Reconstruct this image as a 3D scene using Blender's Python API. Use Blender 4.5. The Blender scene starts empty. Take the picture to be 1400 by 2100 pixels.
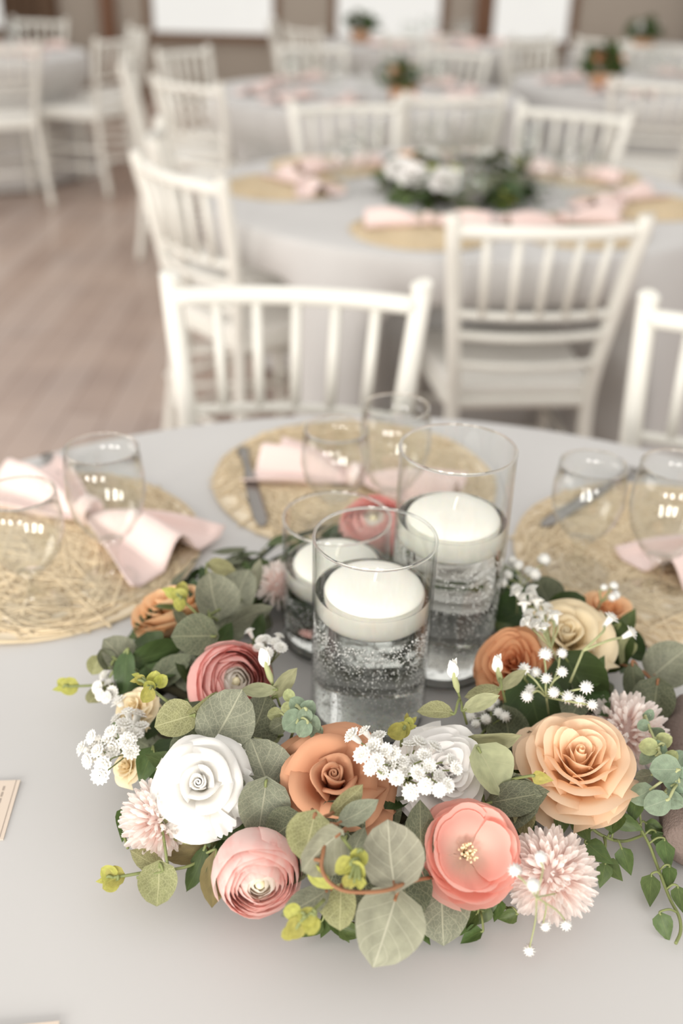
import bpy, math, random
import numpy as np
from mathutils import Vector, Matrix, Quaternion
random.seed(7)
rng = np.random.default_rng(7)
PI = math.pi
sc = bpy.context.scene
COL = sc.collection

# ------------------------------------------------------------------ camera
TZ = 0.75                                   # table top height
CAMZ = TZ + 0.588
PITCH = math.radians(29.3)
ROLL = math.radians(1.5)
FPX = 35.0 / 24.0 * 1400
F = Vector((0, math.cos(PITCH), -math.sin(PITCH)))
R0 = Vector((1, 0, 0)); U0 = Vector((0, math.sin(PITCH), math.cos(PITCH)))
R = R0 * math.cos(ROLL) + U0 * math.sin(ROLL)
U = U0 * math.cos(ROLL) - R0 * math.sin(ROLL)
CAM = Vector((0, 0, CAMZ))
cd = bpy.data.cameras.new('camera'); cam = bpy.data.objects.new('camera', cd); COL.objects.link(cam)
M3 = Matrix((R, U, -F)).transposed()
cam.matrix_world = Matrix.Translation(CAM) @ M3.to_4x4()
cd.sensor_fit = 'HORIZONTAL'; cd.sensor_width = 24; cd.lens = 35; cd.clip_start = 0.02; cd.clip_end = 100
cd.dof.use_dof = True; cd.dof.focus_distance = 0.715; cd.dof.aperture_fstop = 2.8; cd.dof.aperture_blades = 0
sc.camera = cam

# ------------------------------------------------------------------ light
w = bpy.data.worlds.new('sky'); sc.world = w; w.use_nodes = True
bg = w.node_tree.nodes['Background']
bg.inputs[0].default_value = (1.0, 0.972, 0.935, 1); bg.inputs[1].default_value = 0.70
def area(name, loc, target, size, power, color=(1, .96, .9)):
    l = bpy.data.lights.new(name, 'AREA'); l.shape = 'RECTANGLE'; l.size, l.size_y = size; l.energy = power; l.color = color
    o = bpy.data.objects.new(name, l); COL.objects.link(o); o.location = loc
    o.rotation_euler = (Vector(target) - Vector(loc)).to_track_quat('-Z', 'Y').to_euler(); return o
# daylight from the row of windows behind the photographer and the doors at left
for x_, p_ in ((-3.2, 70), (-1.3, 60), (.6, 45)):
    area('daylight_window', (x_, -3.6, 1.75), (x_ * .3 + .2, 2.0, .8), (.85, 1.25), p_)
area('daylight_side_doors', (-5.0, 1.0, 2.2), (0.3, 2.6, .7), (3.0, 2.2), 60)
sc.view_settings.view_transform = 'Standard'; sc.view_settings.look = 'None'
sc.view_settings.gamma = 1; sc.view_settings.use_curve_mapping = False
sc.view_settings.exposure = 0.48
sc.cycles.max_bounces = 12; sc.cycles.transparent_max_bounces = 20; sc.cycles.transmission_bounces = 12
sc.cycles.caustics_reflective = False

# ------------------------------------------------------------------ helpers
def ray(px, py): return (F + R * ((px - 700) / FPX) + U * ((1050 - py) / FPX))
def at(px, py, z):
    d = ray(px, py); return CAM + d * ((z - CAMZ) / d.z)
def depth(p): return (Vector(p) - CAM).dot(F)
def m_per_px(p): return depth(p) / FPX

def mesh(name, verts, faces, uvs=None, smooth=True, sharp=None):
    me = bpy.data.meshes.new(name)
    me.from_pydata([tuple(v) for v in verts], [], [tuple(f) for f in faces])
    if uvs is not None:
        ul = me.uv_layers.new(name='uv')
        li = np.empty(len(me.loops), dtype=np.int32); me.loops.foreach_get('vertex_index', li)
        ul.data.foreach_set('uv', np.asarray(uvs, dtype=np.float32)[li].ravel())
    if smooth: me.polygons.foreach_set('use_smooth', [True] * len(me.polygons))
    me.update()
    if sharp: me.set_sharp_from_angle(angle=math.radians(sharp))
    return me
def obj(name, me, mt=None, parent=None, mw=None):
    if mt is not None and len(me.materials) == 0: me.materials.append(mt)
    o = bpy.data.objects.new(name, me); COL.objects.link(o)
    if mt is not None and me.materials[0] is not mt:
        o.material_slots[0].link = 'OBJECT'; o.material_slots[0].material = mt
    if parent is not None: o.parent = parent
    if mw is not None:
        o.matrix_basis = (parent_inv(parent) @ mw) if parent is not None else mw
    return o
_inv = {}
def parent_inv(p):
    if p.name not in _inv: _inv[p.name] = full(p).inverted()
    return _inv[p.name]
def full(p):
    m = p.matrix_basis.copy()
    while p.parent is not None: p = p.parent; m = p.matrix_basis @ m
    return m
def tag(o, label=None, cat=None, group=None, kind=None):
    if label: o['label'] = label
    if cat: o['category'] = cat
    if group: o['group'] = group
    if kind: o['kind'] = kind
    return o
def thing(name, label, cat, mw=None, group=None):
    o = bpy.data.objects.new(name, None); COL.objects.link(o); o.empty_display_size = .02
    if mw is not None: o.matrix_basis = mw
    return tag(o, label, cat, group)
def copy_tree(o, mw=None, label=None, parent=None, group=None):
    c = o.copy(); COL.objects.link(c); c.parent = parent
    if mw is not None: c.matrix_basis = mw
    if label: c['label'] = label
    if group: c['group'] = group
    for ch in o.children: copy_tree(ch, None, None, c)
    return c
def T(x, y, z, rz=0, s=1): return Matrix.Translation((x, y, z)) @ Matrix.Rotation(rz, 4, 'Z') @ Matrix.Scale(s, 4)
def frame(loc, ydir, zdir, s=1, spin=0):
    z = Vector(zdir).normalized(); y = Vector(ydir); y = (y - z * y.dot(z))
    if y.length < 1e-5: y = z.orthogonal()
    y.normalize(); x = y.cross(z)
    m = Matrix((x, y, z)).transposed()
    if spin: m = m @ Matrix.Rotation(spin, 3, 'Z')
    if not hasattr(s, '__len__'): s = (s, s, s)
    m = m @ Matrix.Diagonal(Vector(s))
    return Matrix.Translation(loc) @ m.to_4x4()
def merge(*ms):
    V, Fc, off = [], [], 0
    for v, f in ms:
        V += [tuple(a) for a in v]; Fc += [tuple(i + off for i in q) for q in f]; off += len(v)
    return V, Fc
def tube(pts, rad, n=6, cap=True):
    pts = [Vector(p) for p in pts]; k = len(pts)
    rs = [rad] * k if not hasattr(rad, '__len__') else rad
    V, Fc = [], []; prev = None
    for i, p in enumerate(pts):
        t = (pts[min(i + 1, k - 1)] - pts[max(i - 1, 0)]).normalized()
        if prev is None: a = t.orthogonal().normalized()
        else: a = (prev - t * prev.dot(t)); a = a.normalized() if a.length > 1e-6 else t.orthogonal().normalized()
        prev = a; b = t.cross(a)
        for j in range(n):
            q = 2 * PI * j / n; V.append(p + (a * math.cos(q) + b * math.sin(q)) * rs[i])
    for i in range(k - 1):
        for j in range(n):
            Fc.append((i * n + j, i * n + (j + 1) % n, (i + 1) * n + (j + 1) % n, (i + 1) * n + j))
    if cap: Fc.append(tuple(range(n - 1, -1, -1))); Fc.append(tuple((k - 1) * n + j for j in range(n)))
    return V, Fc
def bez(pts, n=8):
    """smooth polyline through the points (catmull-rom)"""
    P = [Vector(p) for p in pts]; P = [P[0] * 2 - P[1]] + P + [P[-1] * 2 - P[-2]]; out = []
    for i in range(1, len(P) - 2):
        for k in range(n):
            t = k / n; a, b, c, d = P[i - 1:i + 3]
            out.append(.5 * ((2 * b) + (c - a) * t + (2 * a - 5 * b + 4 * c - d) * t * t + (3 * b - a - 3 * c + d) * t ** 3))
    out.append(P[-2]); return out
def lathe(prof, n=48, close=False):
    V, Fc = [], []; k = len(prof)
    for r, z in prof:
        for j in range(n):
            q = 2 * PI * j / n; V.append((r * math.cos(q), r * math.sin(q), z))
    for i in range(k if close else k - 1):
        i2 = (i + 1) % k
        for j in range(n):
            Fc.append((i * n + j, i * n + (j + 1) % n, i2 * n + (j + 1) % n, i2 * n + j))
    return V, Fc
def box(x0, x1, y0, y1, z0, z1):
    V = [(x, y, z) for z in (z0, z1) for y in (y0, y1) for x in (x0, x1)]
    return V, [(0, 2, 3, 1), (4, 5, 7, 6), (0, 1, 5, 4), (2, 6, 7, 3), (0, 4, 6, 2), (1, 3, 7, 5)]
def gridmesh(name, fn, nu, nv):
    V, uv, Fc = [], [], []
    for j in range(nv):
        for i in range(nu):
            u, v = i / (nu - 1), j / (nv - 1); V.append(fn(u * 2 - 1, v)); uv.append((u, v))
    for j in range(nv - 1):
        for i in range(nu - 1):
            a = j * nu + i; Fc.append((a, a + 1, a + nu + 1, a + nu))
    return mesh(name, V, Fc, uv)

# ------------------------------------------------------------------ materials
def newmat(name):
    m = bpy.data.materials.new(name); m.use_nodes = True; nt = m.node_tree
    b = nt.nodes['Principled BSDF']; return m, nt, b
def N(nt, t, **kw):
    n = nt.nodes.new(t)
    for k, v in kw.items():
        if k.startswith('i_'):
            n.inputs[int(k[2:])].default_value = v
        else: setattr(n, k, v)
    return n
def c4(c): return (c[0], c[1], c[2], 1)
def srgb(r, g, b):
    f = lambda x: ((x / 255 + .055) / 1.055) ** 2.4 if x > 10 else x / 255 / 12.92
    return (f(r), f(g), f(b))
def math_(nt, op, a, b=None, clamp=False):
    n = nt.nodes.new('ShaderNodeMath'); n.operation = op; n.use_clamp = clamp
    for k, x in enumerate((a, b)):
        if x is None: continue
        if isinstance(x, (int, float)): n.inputs[k].default_value = x
        else: nt.links.new(x, n.inputs[k])
    return n.outputs[0]
def maprange(nt, x, a, b, c, d):
    n = nt.nodes.new('ShaderNodeMapRange'); nt.links.new(x, n.inputs[0])
    for k, v in enumerate((a, b, c, d)): n.inputs[k + 1].default_value = v
    return n.outputs[0]
def mixc(nt, f, a, b):
    n = nt.nodes.new('ShaderNodeMix'); n.data_type = 'RGBA'
    if isinstance(f, (int, float)): n.inputs[0].default_value = f
    else: nt.links.new(f, n.inputs[0])
    for k, x in ((6, a), (7, b)):
        if isinstance(x, tuple): n.inputs[k].default_value = c4(x)
        else: nt.links.new(x, n.inputs[k])
    return n.outputs[2]
def bump(nt, b, scale, strength, dist=.001, coord='Object', detail=2):
    tc = N(nt, 'ShaderNodeTexCoord'); no = N(nt, 'ShaderNodeTexNoise'); no.inputs['Scale'].default_value = scale; no.inputs['Detail'].default_value = detail
    bu = N(nt, 'ShaderNodeBump'); bu.inputs['Strength'].default_value = strength; bu.inputs['Distance'].default_value = dist
    nt.links.new(tc.outputs[coord], no.inputs['Vector']); nt.links.new(no.outputs[0], bu.inputs['Height']); nt.links.new(bu.outputs[0], b.inputs['Normal'])
def plain(name, col, rough=.6, metal=0, bs=None, var=0, **kw):
    m, nt, b = newmat(name)
    b.inputs['Base Color'].default_value = c4(col); b.inputs['Roughness'].default_value = rough; b.inputs['Metallic'].default_value = metal
    for k, v in kw.items(): b.inputs[k].default_value = v
    if bs: bump(nt, b, *bs)
    if var:
        oi = N(nt, 'ShaderNodeObjectInfo'); hs = N(nt, 'ShaderNodeHueSaturation'); hs.inputs['Color'].default_value = c4(col)
        nt.links.new(maprange(nt, oi.outputs['Random'], 0, 1, 1 - var, 1 + var), hs.inputs['Value']); nt.links.new(hs.outputs[0], b.inputs['Base Color'])
    return m
def translucent_out(nt, b, colsock, amt):
    out = nt.nodes['Material Output']; tr = N(nt, 'ShaderNodeBsdfTranslucent'); mx = N(nt, 'ShaderNodeMixShader'); mx.inputs[0].default_value = amt
    if isinstance(colsock, tuple): tr.inputs[0].default_value = c4(colsock)
    else: nt.links.new(colsock, tr.inputs[0])
    nt.links.new(b.outputs[0], mx.inputs[1]); nt.links.new(tr.outputs[0], mx.inputs[2]); nt.links.new(mx.outputs[0], out.inputs[0])
def petalmat(name, base, tip, pw=(0.1, .9), trans=.3, rough=.7, bs=None, streak=None, sat=.05):
    """petal colour runs from base (v=0) to tip (v=1); optional streaks of another colour"""
    m, nt, b = newmat(name)
    uv = N(nt, 'ShaderNodeUVMap'); sp = N(nt, 'ShaderNodeSeparateXYZ'); nt.links.new(uv.outputs[0], sp.inputs[0])
    col = mixc(nt, maprange(nt, sp.outputs[1], pw[0], pw[1], 0, 1), base, tip)
    if streak:
        oi = N(nt, 'ShaderNodeObjectInfo')
        no = N(nt, 'ShaderNodeTexNoise'); no.noise_dimensions = '4D'; no.inputs['Scale'].default_value = 2.2; no.inputs['Detail'].default_value = 2
        mp = N(nt, 'ShaderNodeMapping'); mp.inputs['Scale'].default_value = (2.5, .9, 1)
        nt.links.new(uv.outputs[0], mp.inputs[0]); nt.links.new(mp.outputs[0], no.inputs['Vector'])
        nt.links.new(math_(nt, 'MULTIPLY', oi.outputs['Random'], 40.), no.inputs['W'])
        col = mixc(nt, maprange(nt, no.outputs[0], .45, .68, 0, 1), col, streak)
    oi2 = N(nt, 'ShaderNodeObjectInfo'); hs = N(nt, 'ShaderNodeHueSaturation'); nt.links.new(col, hs.inputs['Color'])
    nt.links.new(maprange(nt, oi2.outputs['Random'], 0, 1, 1 - sat, 1 + sat), hs.inputs['Value']); col = hs.outputs[0]
    nt.links.new(col, b.inputs['Base Color']); b.inputs['Roughness'].default_value = rough; b.inputs['Specular IOR Level'].default_value = .25
    if bs: bump(nt, b, *bs)
    translucent_out(nt, b, col, trans)
    return m
def leafmat(name, base, vein, vs=.8, net=.5, rough=.55, trans=.2, edge=None, var=.10):
    m, nt, b = newmat(name)
    uv = N(nt, 'ShaderNodeUVMap'); sp = N(nt, 'ShaderNodeSeparateXYZ'); nt.links.new(uv.outputs[0], sp.inputs[0])
    u, v = sp.outputs[0], sp.outputs[1]
    oi = N(nt, 'ShaderNodeObjectInfo')
    a = math_(nt, 'ABSOLUTE', math_(nt, 'SUBTRACT', u, .5))
    mid = maprange(nt, a, .006, .022, 1, 0)
    fr = math_(nt, 'FRACT', math_(nt, 'MULTIPLY', math_(nt, 'SUBTRACT', v, math_(nt, 'MULTIPLY', a, .75)), 5.2))
    side = maprange(nt, math_(nt, 'ABSOLUTE', math_(nt, 'SUBTRACT', fr, .5)), .02, .06, .5, 0)
    vo = N(nt, 'ShaderNodeTexVoronoi', feature='DISTANCE_TO_EDGE', voronoi_dimensions='2D'); vo.inputs['Scale'].default_value = 13
    nz = N(nt, 'ShaderNodeTexNoise'); nz.inputs['Scale'].default_value = 5
    ad = N(nt, 'ShaderNodeVectorMath', operation='ADD'); sc_ = N(nt, 'ShaderNodeVectorMath', operation='SCALE'); sc_.inputs['Scale'].default_value = .12
    nt.links.new(uv.outputs[0], nz.inputs['Vector']); nt.links.new(nz.outputs['Color'], sc_.inputs[0]); nt.links.new(uv.outputs[0], ad.inputs[0]); nt.links.new(sc_.outputs[0], ad.inputs[1]); nt.links.new(ad.outputs[0], vo.inputs['Vector'])
    netv = maprange(nt, vo.outputs['Distance'], .02, .09, net, 0)
    veins = math_(nt, 'MULTIPLY', math_(nt, 'MAXIMUM', math_(nt, 'MAXIMUM', mid, side), netv), vs)
    hs = N(nt, 'ShaderNodeHueSaturation'); hs.inputs['Color'].default_value = c4(base)
    nt.links.new(maprange(nt, oi.outputs['Random'], 0, 1, 1 - var, 1 + var), hs.inputs['Value'])
    nt.links.new(maprange(nt, oi.outputs['Random'], 0, 1, .485, .515), hs.inputs['Hue'])
    no = N(nt, 'ShaderNodeTexNoise'); no.inputs['Scale'].default_value = 3.5; nt.links.new(uv.outputs[0], no.inputs['Vector'])
    hs2 = N(nt, 'ShaderNodeHueSaturation'); nt.links.new(hs.outputs[0], hs2.inputs['Color']); nt.links.new(maprange(nt, no.outputs[0], .3, .7, .82, 1.18), hs2.inputs['Value'])
    col = mixc(nt, veins, hs2.outputs[0], vein)
    nt.links.new(col, b.inputs['Base Color']); b.inputs['Roughness'].default_value = rough; b.inputs['Specular IOR Level'].default_value = .35
    bu = N(nt, 'ShaderNodeBump'); bu.inputs['Strength'].default_value = .25; bu.inputs['Distance'].default_value = .0006; nt.links.new(veins, bu.inputs['Height']); nt.links.new(bu.outputs[0], b.inputs['Normal'])
    translucent_out(nt, b, col, trans)
    return m
def thinglass(name, tint=(.985, .99, .985), rough=0.0, spec=1.0, ior=1.45):
    m = bpy.data.materials.new(name); m.use_nodes = True; nt = m.node_tree; nt.nodes.remove(nt.nodes['Principled BSDF'])
    lw = N(nt, 'ShaderNodeLayerWeight'); lw.inputs[0].default_value = .5        # Schlick reflectance, the same on both faces of the thin wall
    f0 = ((ior - 1) / (ior + 1)) ** 2
    fr = math_(nt, 'ADD', math_(nt, 'MULTIPLY', math_(nt, 'POWER', lw.outputs['Facing'], 5.), 1 - f0), f0)
    tr = N(nt, 'ShaderNodeBsdfTransparent'); tr.inputs[0].default_value = c4(tint)
    gl = N(nt, 'ShaderNodeBsdfGlossy'); gl.inputs['Roughness'].default_value = rough
    mx = N(nt, 'ShaderNodeMixShader'); nt.links.new(math_(nt, 'MULTIPLY', fr, spec, True), mx.inputs[0])
    nt.links.new(tr.outputs[0], mx.inputs[1]); nt.links.new(gl.outputs[0], mx.inputs[2]); nt.links.new(mx.outputs[0], nt.nodes['Material Output'].inputs[0])
    return m
def solidglass(name, ior, col=(1, 1, 1)):
    m = bpy.data.materials.new(name); m.use_nodes = True; nt = m.node_tree; nt.nodes.remove(nt.nodes['Principled BSDF'])
    g = N(nt, 'ShaderNodeBsdfGlass'); g.inputs['Color'].default_value = c4(col); g.inputs['Roughness'].default_value = 0; g.inputs['IOR'].default_value = ior
    nt.links.new(g.outputs[0], nt.nodes['Material Output'].inputs[0]); return m

M = {}
M['cloth'] = plain('white_tablecloth', srgb(202, 200, 198), .85, bs=(2600, .12, .0004), **{'Specular IOR Level': .2, 'Sheen Weight': .15})
M['chair'] = plain('white_painted_wood', srgb(232, 230, 222), .35)
M['cushion'] = plain('white_vinyl_cushion', srgb(238, 236, 230), .5)
M['straw'] = plain('natural_straw', srgb(224, 205, 172), .7, var=.1)
M['straw2'] = plain('pale_straw', srgb(234, 219, 193), .7)
M['napkin'] = plain('blush_satin_napkin', srgb(238, 214, 207), .42, bs=(300, .15, .0005), **{'Sheen Weight': .3})
M['steel'] = plain('dull_cutlery_steel', srgb(150, 146, 142), .3, 1)
M['glass'] = thinglass('clear_thin_glass', spec=1.0)
M['goblet'] = thinglass('goblet_glass', spec=1.0, ior=1.6)
M['rim'] = solidglass('clear_glass_rim', 1.45)
M['water'] = solidglass('clear_water', 1.333, (.995, .995, .99))
M['bubble'] = plain('air_bubbles', (.95, .94, .92), .12, **{'Transmission Weight': .15, 'IOR': 1.2})
M['wax'] = plain('white_wax', srgb(250, 246, 236), .5, **{'Subsurface Weight': .35, 'Subsurface Radius': (.02, .015, .01), 'Subsurface Scale': .5})
M['wick'] = plain('white_cotton_wick', srgb(248, 244, 235), .8)
M['sage'] = leafmat('sage_eucalyptus', srgb(134, 137, 117), srgb(190, 188, 162), .75, .5)
M['sagedark'] = leafmat('dark_sage_eucalyptus', srgb(98, 103, 81), srgb(166, 166, 134), .65, .6)
M['palesage'] = leafmat('pale_sage_eucalyptus', srgb(158, 157, 136), srgb(206, 203, 180), .7, .12)
M['palegreen'] = leafmat('pale_green_leaf', srgb(176, 178, 140), srgb(200, 198, 160), .4, .0, .5, .3)
M['olive'] = leafmat('olive_veined_leaf', srgb(152, 152, 108), srgb(206, 204, 158), .8, .75, .55, .3)
M['brownolive'] = leafmat('brown_olive_leaf', srgb(122, 110, 72), srgb(140, 130, 90), .4, .1)
M['green'] = leafmat('dark_green_leaf', srgb(66, 84, 46), srgb(92, 110, 66), .6, .05, .42, .12)
M['ivy'] = leafmat('fresh_green_ivy', srgb(84, 102, 56), srgb(120, 132, 78), .5, .05, .42, .2)
M['bluegreen'] = leafmat('frosted_blue_green', srgb(136, 154, 130), srgb(186, 192, 168), .35, .45, .7, .2)
M['palelime'] = leafmat('pale_lime_leaf', srgb(188, 194, 140), srgb(206, 210, 166), .3, .1, .6, .3)
M['lime'] = leafmat('lime_new_leaf', srgb(186, 184, 96), srgb(208, 206, 130), .3, .0, .5, .35)
M['stem'] = plain('green_stem', srgb(128, 136, 84), .6)
M['palestem'] = plain('pale_green_stem', srgb(172, 176, 128), .6)
M['twig'] = plain('brown_twig', srgb(150, 104, 72), .7)
M['ringvine'] = plain('dark_wreath_vine', srgb(58, 54, 34), .9)
M['p_white'] = petalmat('white_petal', srgb(250, 246, 234), srgb(254, 252, 248), (.0, .6), .3)
M['p_whitesilk'] = petalmat('white_silk_petal', srgb(250, 246, 242), srgb(254, 252, 250), (.0, .6), .32)
M['p_orange'] = petalmat('terracotta_foam_petal', srgb(214, 150, 112), srgb(230, 174, 138), (.1, .9), .25, .85, bs=(1500, .12, .0003))
M['p_peach'] = petalmat('peach_silk_petal', srgb(250, 214, 176), srgb(252, 225, 195), (.1, .9), .38, .6)
M['p_apricot'] = petalmat('apricot_petal', srgb(246, 202, 158), srgb(250, 212, 170), (.1, .9), .35)
M['p_deeporange'] = petalmat('deep_orange_petal', srgb(234, 174, 128), srgb(242, 186, 142), (.1, .9), .35)
M['p_cream'] = petalmat('cream_petal', srgb(249, 230, 188), srgb(252, 238, 206), (.0, .7), .34)
M['p_pink'] = petalmat('pink_petal', srgb(254, 240, 235), srgb(254, 230, 224), (.3, .95), .45, .55, streak=srgb(251, 208, 202))
M['p_rose'] = petalmat('rose_petal', srgb(253, 222, 215), srgb(248, 194, 188), (.2, 1.0), .4, .55, streak=srgb(251, 212, 205))
M['p_ranheart'] = petalmat('pale_ranunculus_heart', srgb(250, 243, 224), srgb(254, 249, 242), (.2, .9), .45)
M['p_coral'] = petalmat('coral_petal', srgb(254, 232, 220), srgb(251, 202, 190), (.25, .85), .4, .6)
M['p_coralheart'] = petalmat('coral_inner_petal', srgb(254, 236, 222), srgb(252, 218, 206), (.2, .9), .42, .6)
M['p_blush'] = petalmat('blush_mum_petal', srgb(254, 235, 229), srgb(254, 247, 243), (.1, .7), .45)
M['floret'] = plain('white_gypsophila', srgb(250, 248, 242), .7)
M['stamen'] = plain('cream_stamen', srgb(250, 238, 200), .6)
M['card'] = plain('blush_card', srgb(222, 206, 190), .7)
M['ink'] = plain('grey_print', srgb(170, 156, 144), .8)
M['mauve'] = plain('mauve_grey_velvet', srgb(128, 112, 104), .95, bs=(500, .6, .002))
M['wall'] = plain('greige_wall', srgb(176, 166, 154), .9, bs=(30, .1, .003))
M['frame'] = plain('brown_window_frame', srgb(120, 92, 70), .6)
M['wood'] = plain('dark_brown_post', srgb(118, 82, 58), .6)
M['pane'] = thinglass('window_pane', (.97, .97, .96), 0, .6)
M['curtain'] = plain('brown_drape', srgb(110, 88, 70), .9)
M['table'] = plain('folding_table_grey', srgb(170, 168, 164), .6)
M['pot'] = plain('terracotta_box', srgb(196, 150, 116), .8)
def floor_mat():
    m, nt, b = newmat('worn_brown_floorboards')
    tc = N(nt, 'ShaderNodeTexCoord'); mp = N(nt, 'ShaderNodeMapping'); mp.inputs['Rotation'].default_value = (0, 0, PI / 2)
    nt.links.new(tc.outputs['Object'], mp.inputs[0])
    br = N(nt, 'ShaderNodeTexBrick'); br.inputs['Scale'].default_value = 1; br.inputs['Brick Width'].default_value = 1.5; br.inputs['Row Height'].default_value = .13; br.inputs['Mortar Size'].default_value = .003
    br.inputs['Color1'].default_value = c4(srgb(156, 134, 122)); br.inputs['Color2'].default_value = c4(srgb(178, 160, 150)); br.inputs['Mortar'].default_value = c4(srgb(110, 84, 70))
    nt.links.new(mp.outputs[0], br.inputs['Vector'])
    no = N(nt, 'ShaderNodeTexNoise'); no.inputs['Scale'].default_value = 2.5; nt.links.new(tc.outputs['Object'], no.inputs['Vector'])
    col = mixc(nt, maprange(nt, no.outputs[0], .35, .7, 0, .5), br.outputs[0], srgb(196, 172, 156))
    nt.links.new(col, b.inputs['Base Color']); b.inputs['Roughness'].default_value = .26; b.inputs['Specular IOR Level'].default_value = .7
    return m
M['floor'] = floor_mat()

# ------------------------------------------------------------------ the room
def struct(name, ms, mt, parent=None, smooth=False):
    o = obj(name, mesh(name, *ms, smooth=smooth), mt, parent)
    if parent is None: tag(o, kind='structure')
    return o
WY = 11.0
struct('floor', box(-7, 7, -4, WY + .3, -.1, 0), M['floor'])
WINS = [(-3.95, -2.95), (-2.06, -.76), (-.22, .90), (1.33, 2.18)]
SILL, HEAD, TOP = .60, 2.3, 3.2
# back wall in piers, sill strip and head strip, cut for the windows
ws = [box(-7, 7, WY, WY + .2, 0, SILL), box(-7, 7, WY, WY + .2, HEAD, TOP)]
xs = [-7] + [x for a in WINS for x in a] + [7]
for i in range(0, len(xs), 2): ws.append(box(xs[i], xs[i + 1], WY, WY + .2, SILL, HEAD))
struct('wall_back', merge(*ws), M['wall'])
struct('baseboard_back', box(-7, 7, WY - .02, WY, 0, .14), M['frame'])
struct('wall_left', box(-7.2, -7, 3.5, WY + .2, 0, TOP), M['wall'])
struct('wall_right', box(7, 7.2, 3.5, WY + .2, 0, TOP), M['wall'])
for k, (a, b) in enumerate(WINS):
    t = bpy.data.objects.new('window_%d' % (k + 1), None); COL.objects.link(t); tag(t, kind='structure'); t.location = ((a + b) / 2, WY, SILL)
    mw = lambda o: setattr(o, 'matrix_basis', t.matrix_basis.inverted())
    g = .05
    for q in (box(a - .02, a + g, WY - .03, WY + .1, SILL, HEAD), box(b - g, b + .02, WY - .03, WY + .1, SILL, HEAD),
              box(a, b, WY - .03, WY + .1, HEAD - g, HEAD), box(a - .06, b + .06, WY - .06, WY + .1, SILL - .06, SILL + .01)):
        o = obj('window_frame', mesh('window_frame', *q, smooth=False), M['frame'], t); mw(o)
    o = obj('pane', mesh('pane', *box(a + g, b - g, WY + .05, WY + .058, SILL, HEAD - g), smooth=False), M['pane'], t); mw(o)
struct('trim_1', box(1.2, 1.32, WY - .12, WY + .02, 0, TOP), M['wood'])
struct('trim_2', box(-2.5, -2.36, WY - .12, WY + .02, 0, TOP), M['wood'])
# dark drape beside the far left window
def drape(x0, x1, y, label):
    me = gridmesh('drape', lambda u, v: (x0 + (x1 - x0) * (u + 1) / 2, y - .05 * math.sin(u * 11) - .02 * math.sin(u * 23), .02 + v * 2.5), 60, 10)
    o = obj('drape', me, M['curtain']); md = o.modifiers.new('t', 'SOLIDIFY'); md.thickness = .006
    tag(o, label, 'drape')
drape(-3.4, -2.95, WY - .25, 'brown drape hanging by the far left window')
drape(3.35, 3.9, WY - .25, 'brown drape hanging at far right of back wall')

T1 = (.06, .60, .74); T2 = (.31, 2.93, .72)
TL = (-2.45, 6.8, .76); TM = (.05, 5.2, .76); TR = (1.65, 5.9, .76); TF = (.5, 8.4, .76); TG = (2.4, 8.3, .76)
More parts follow.
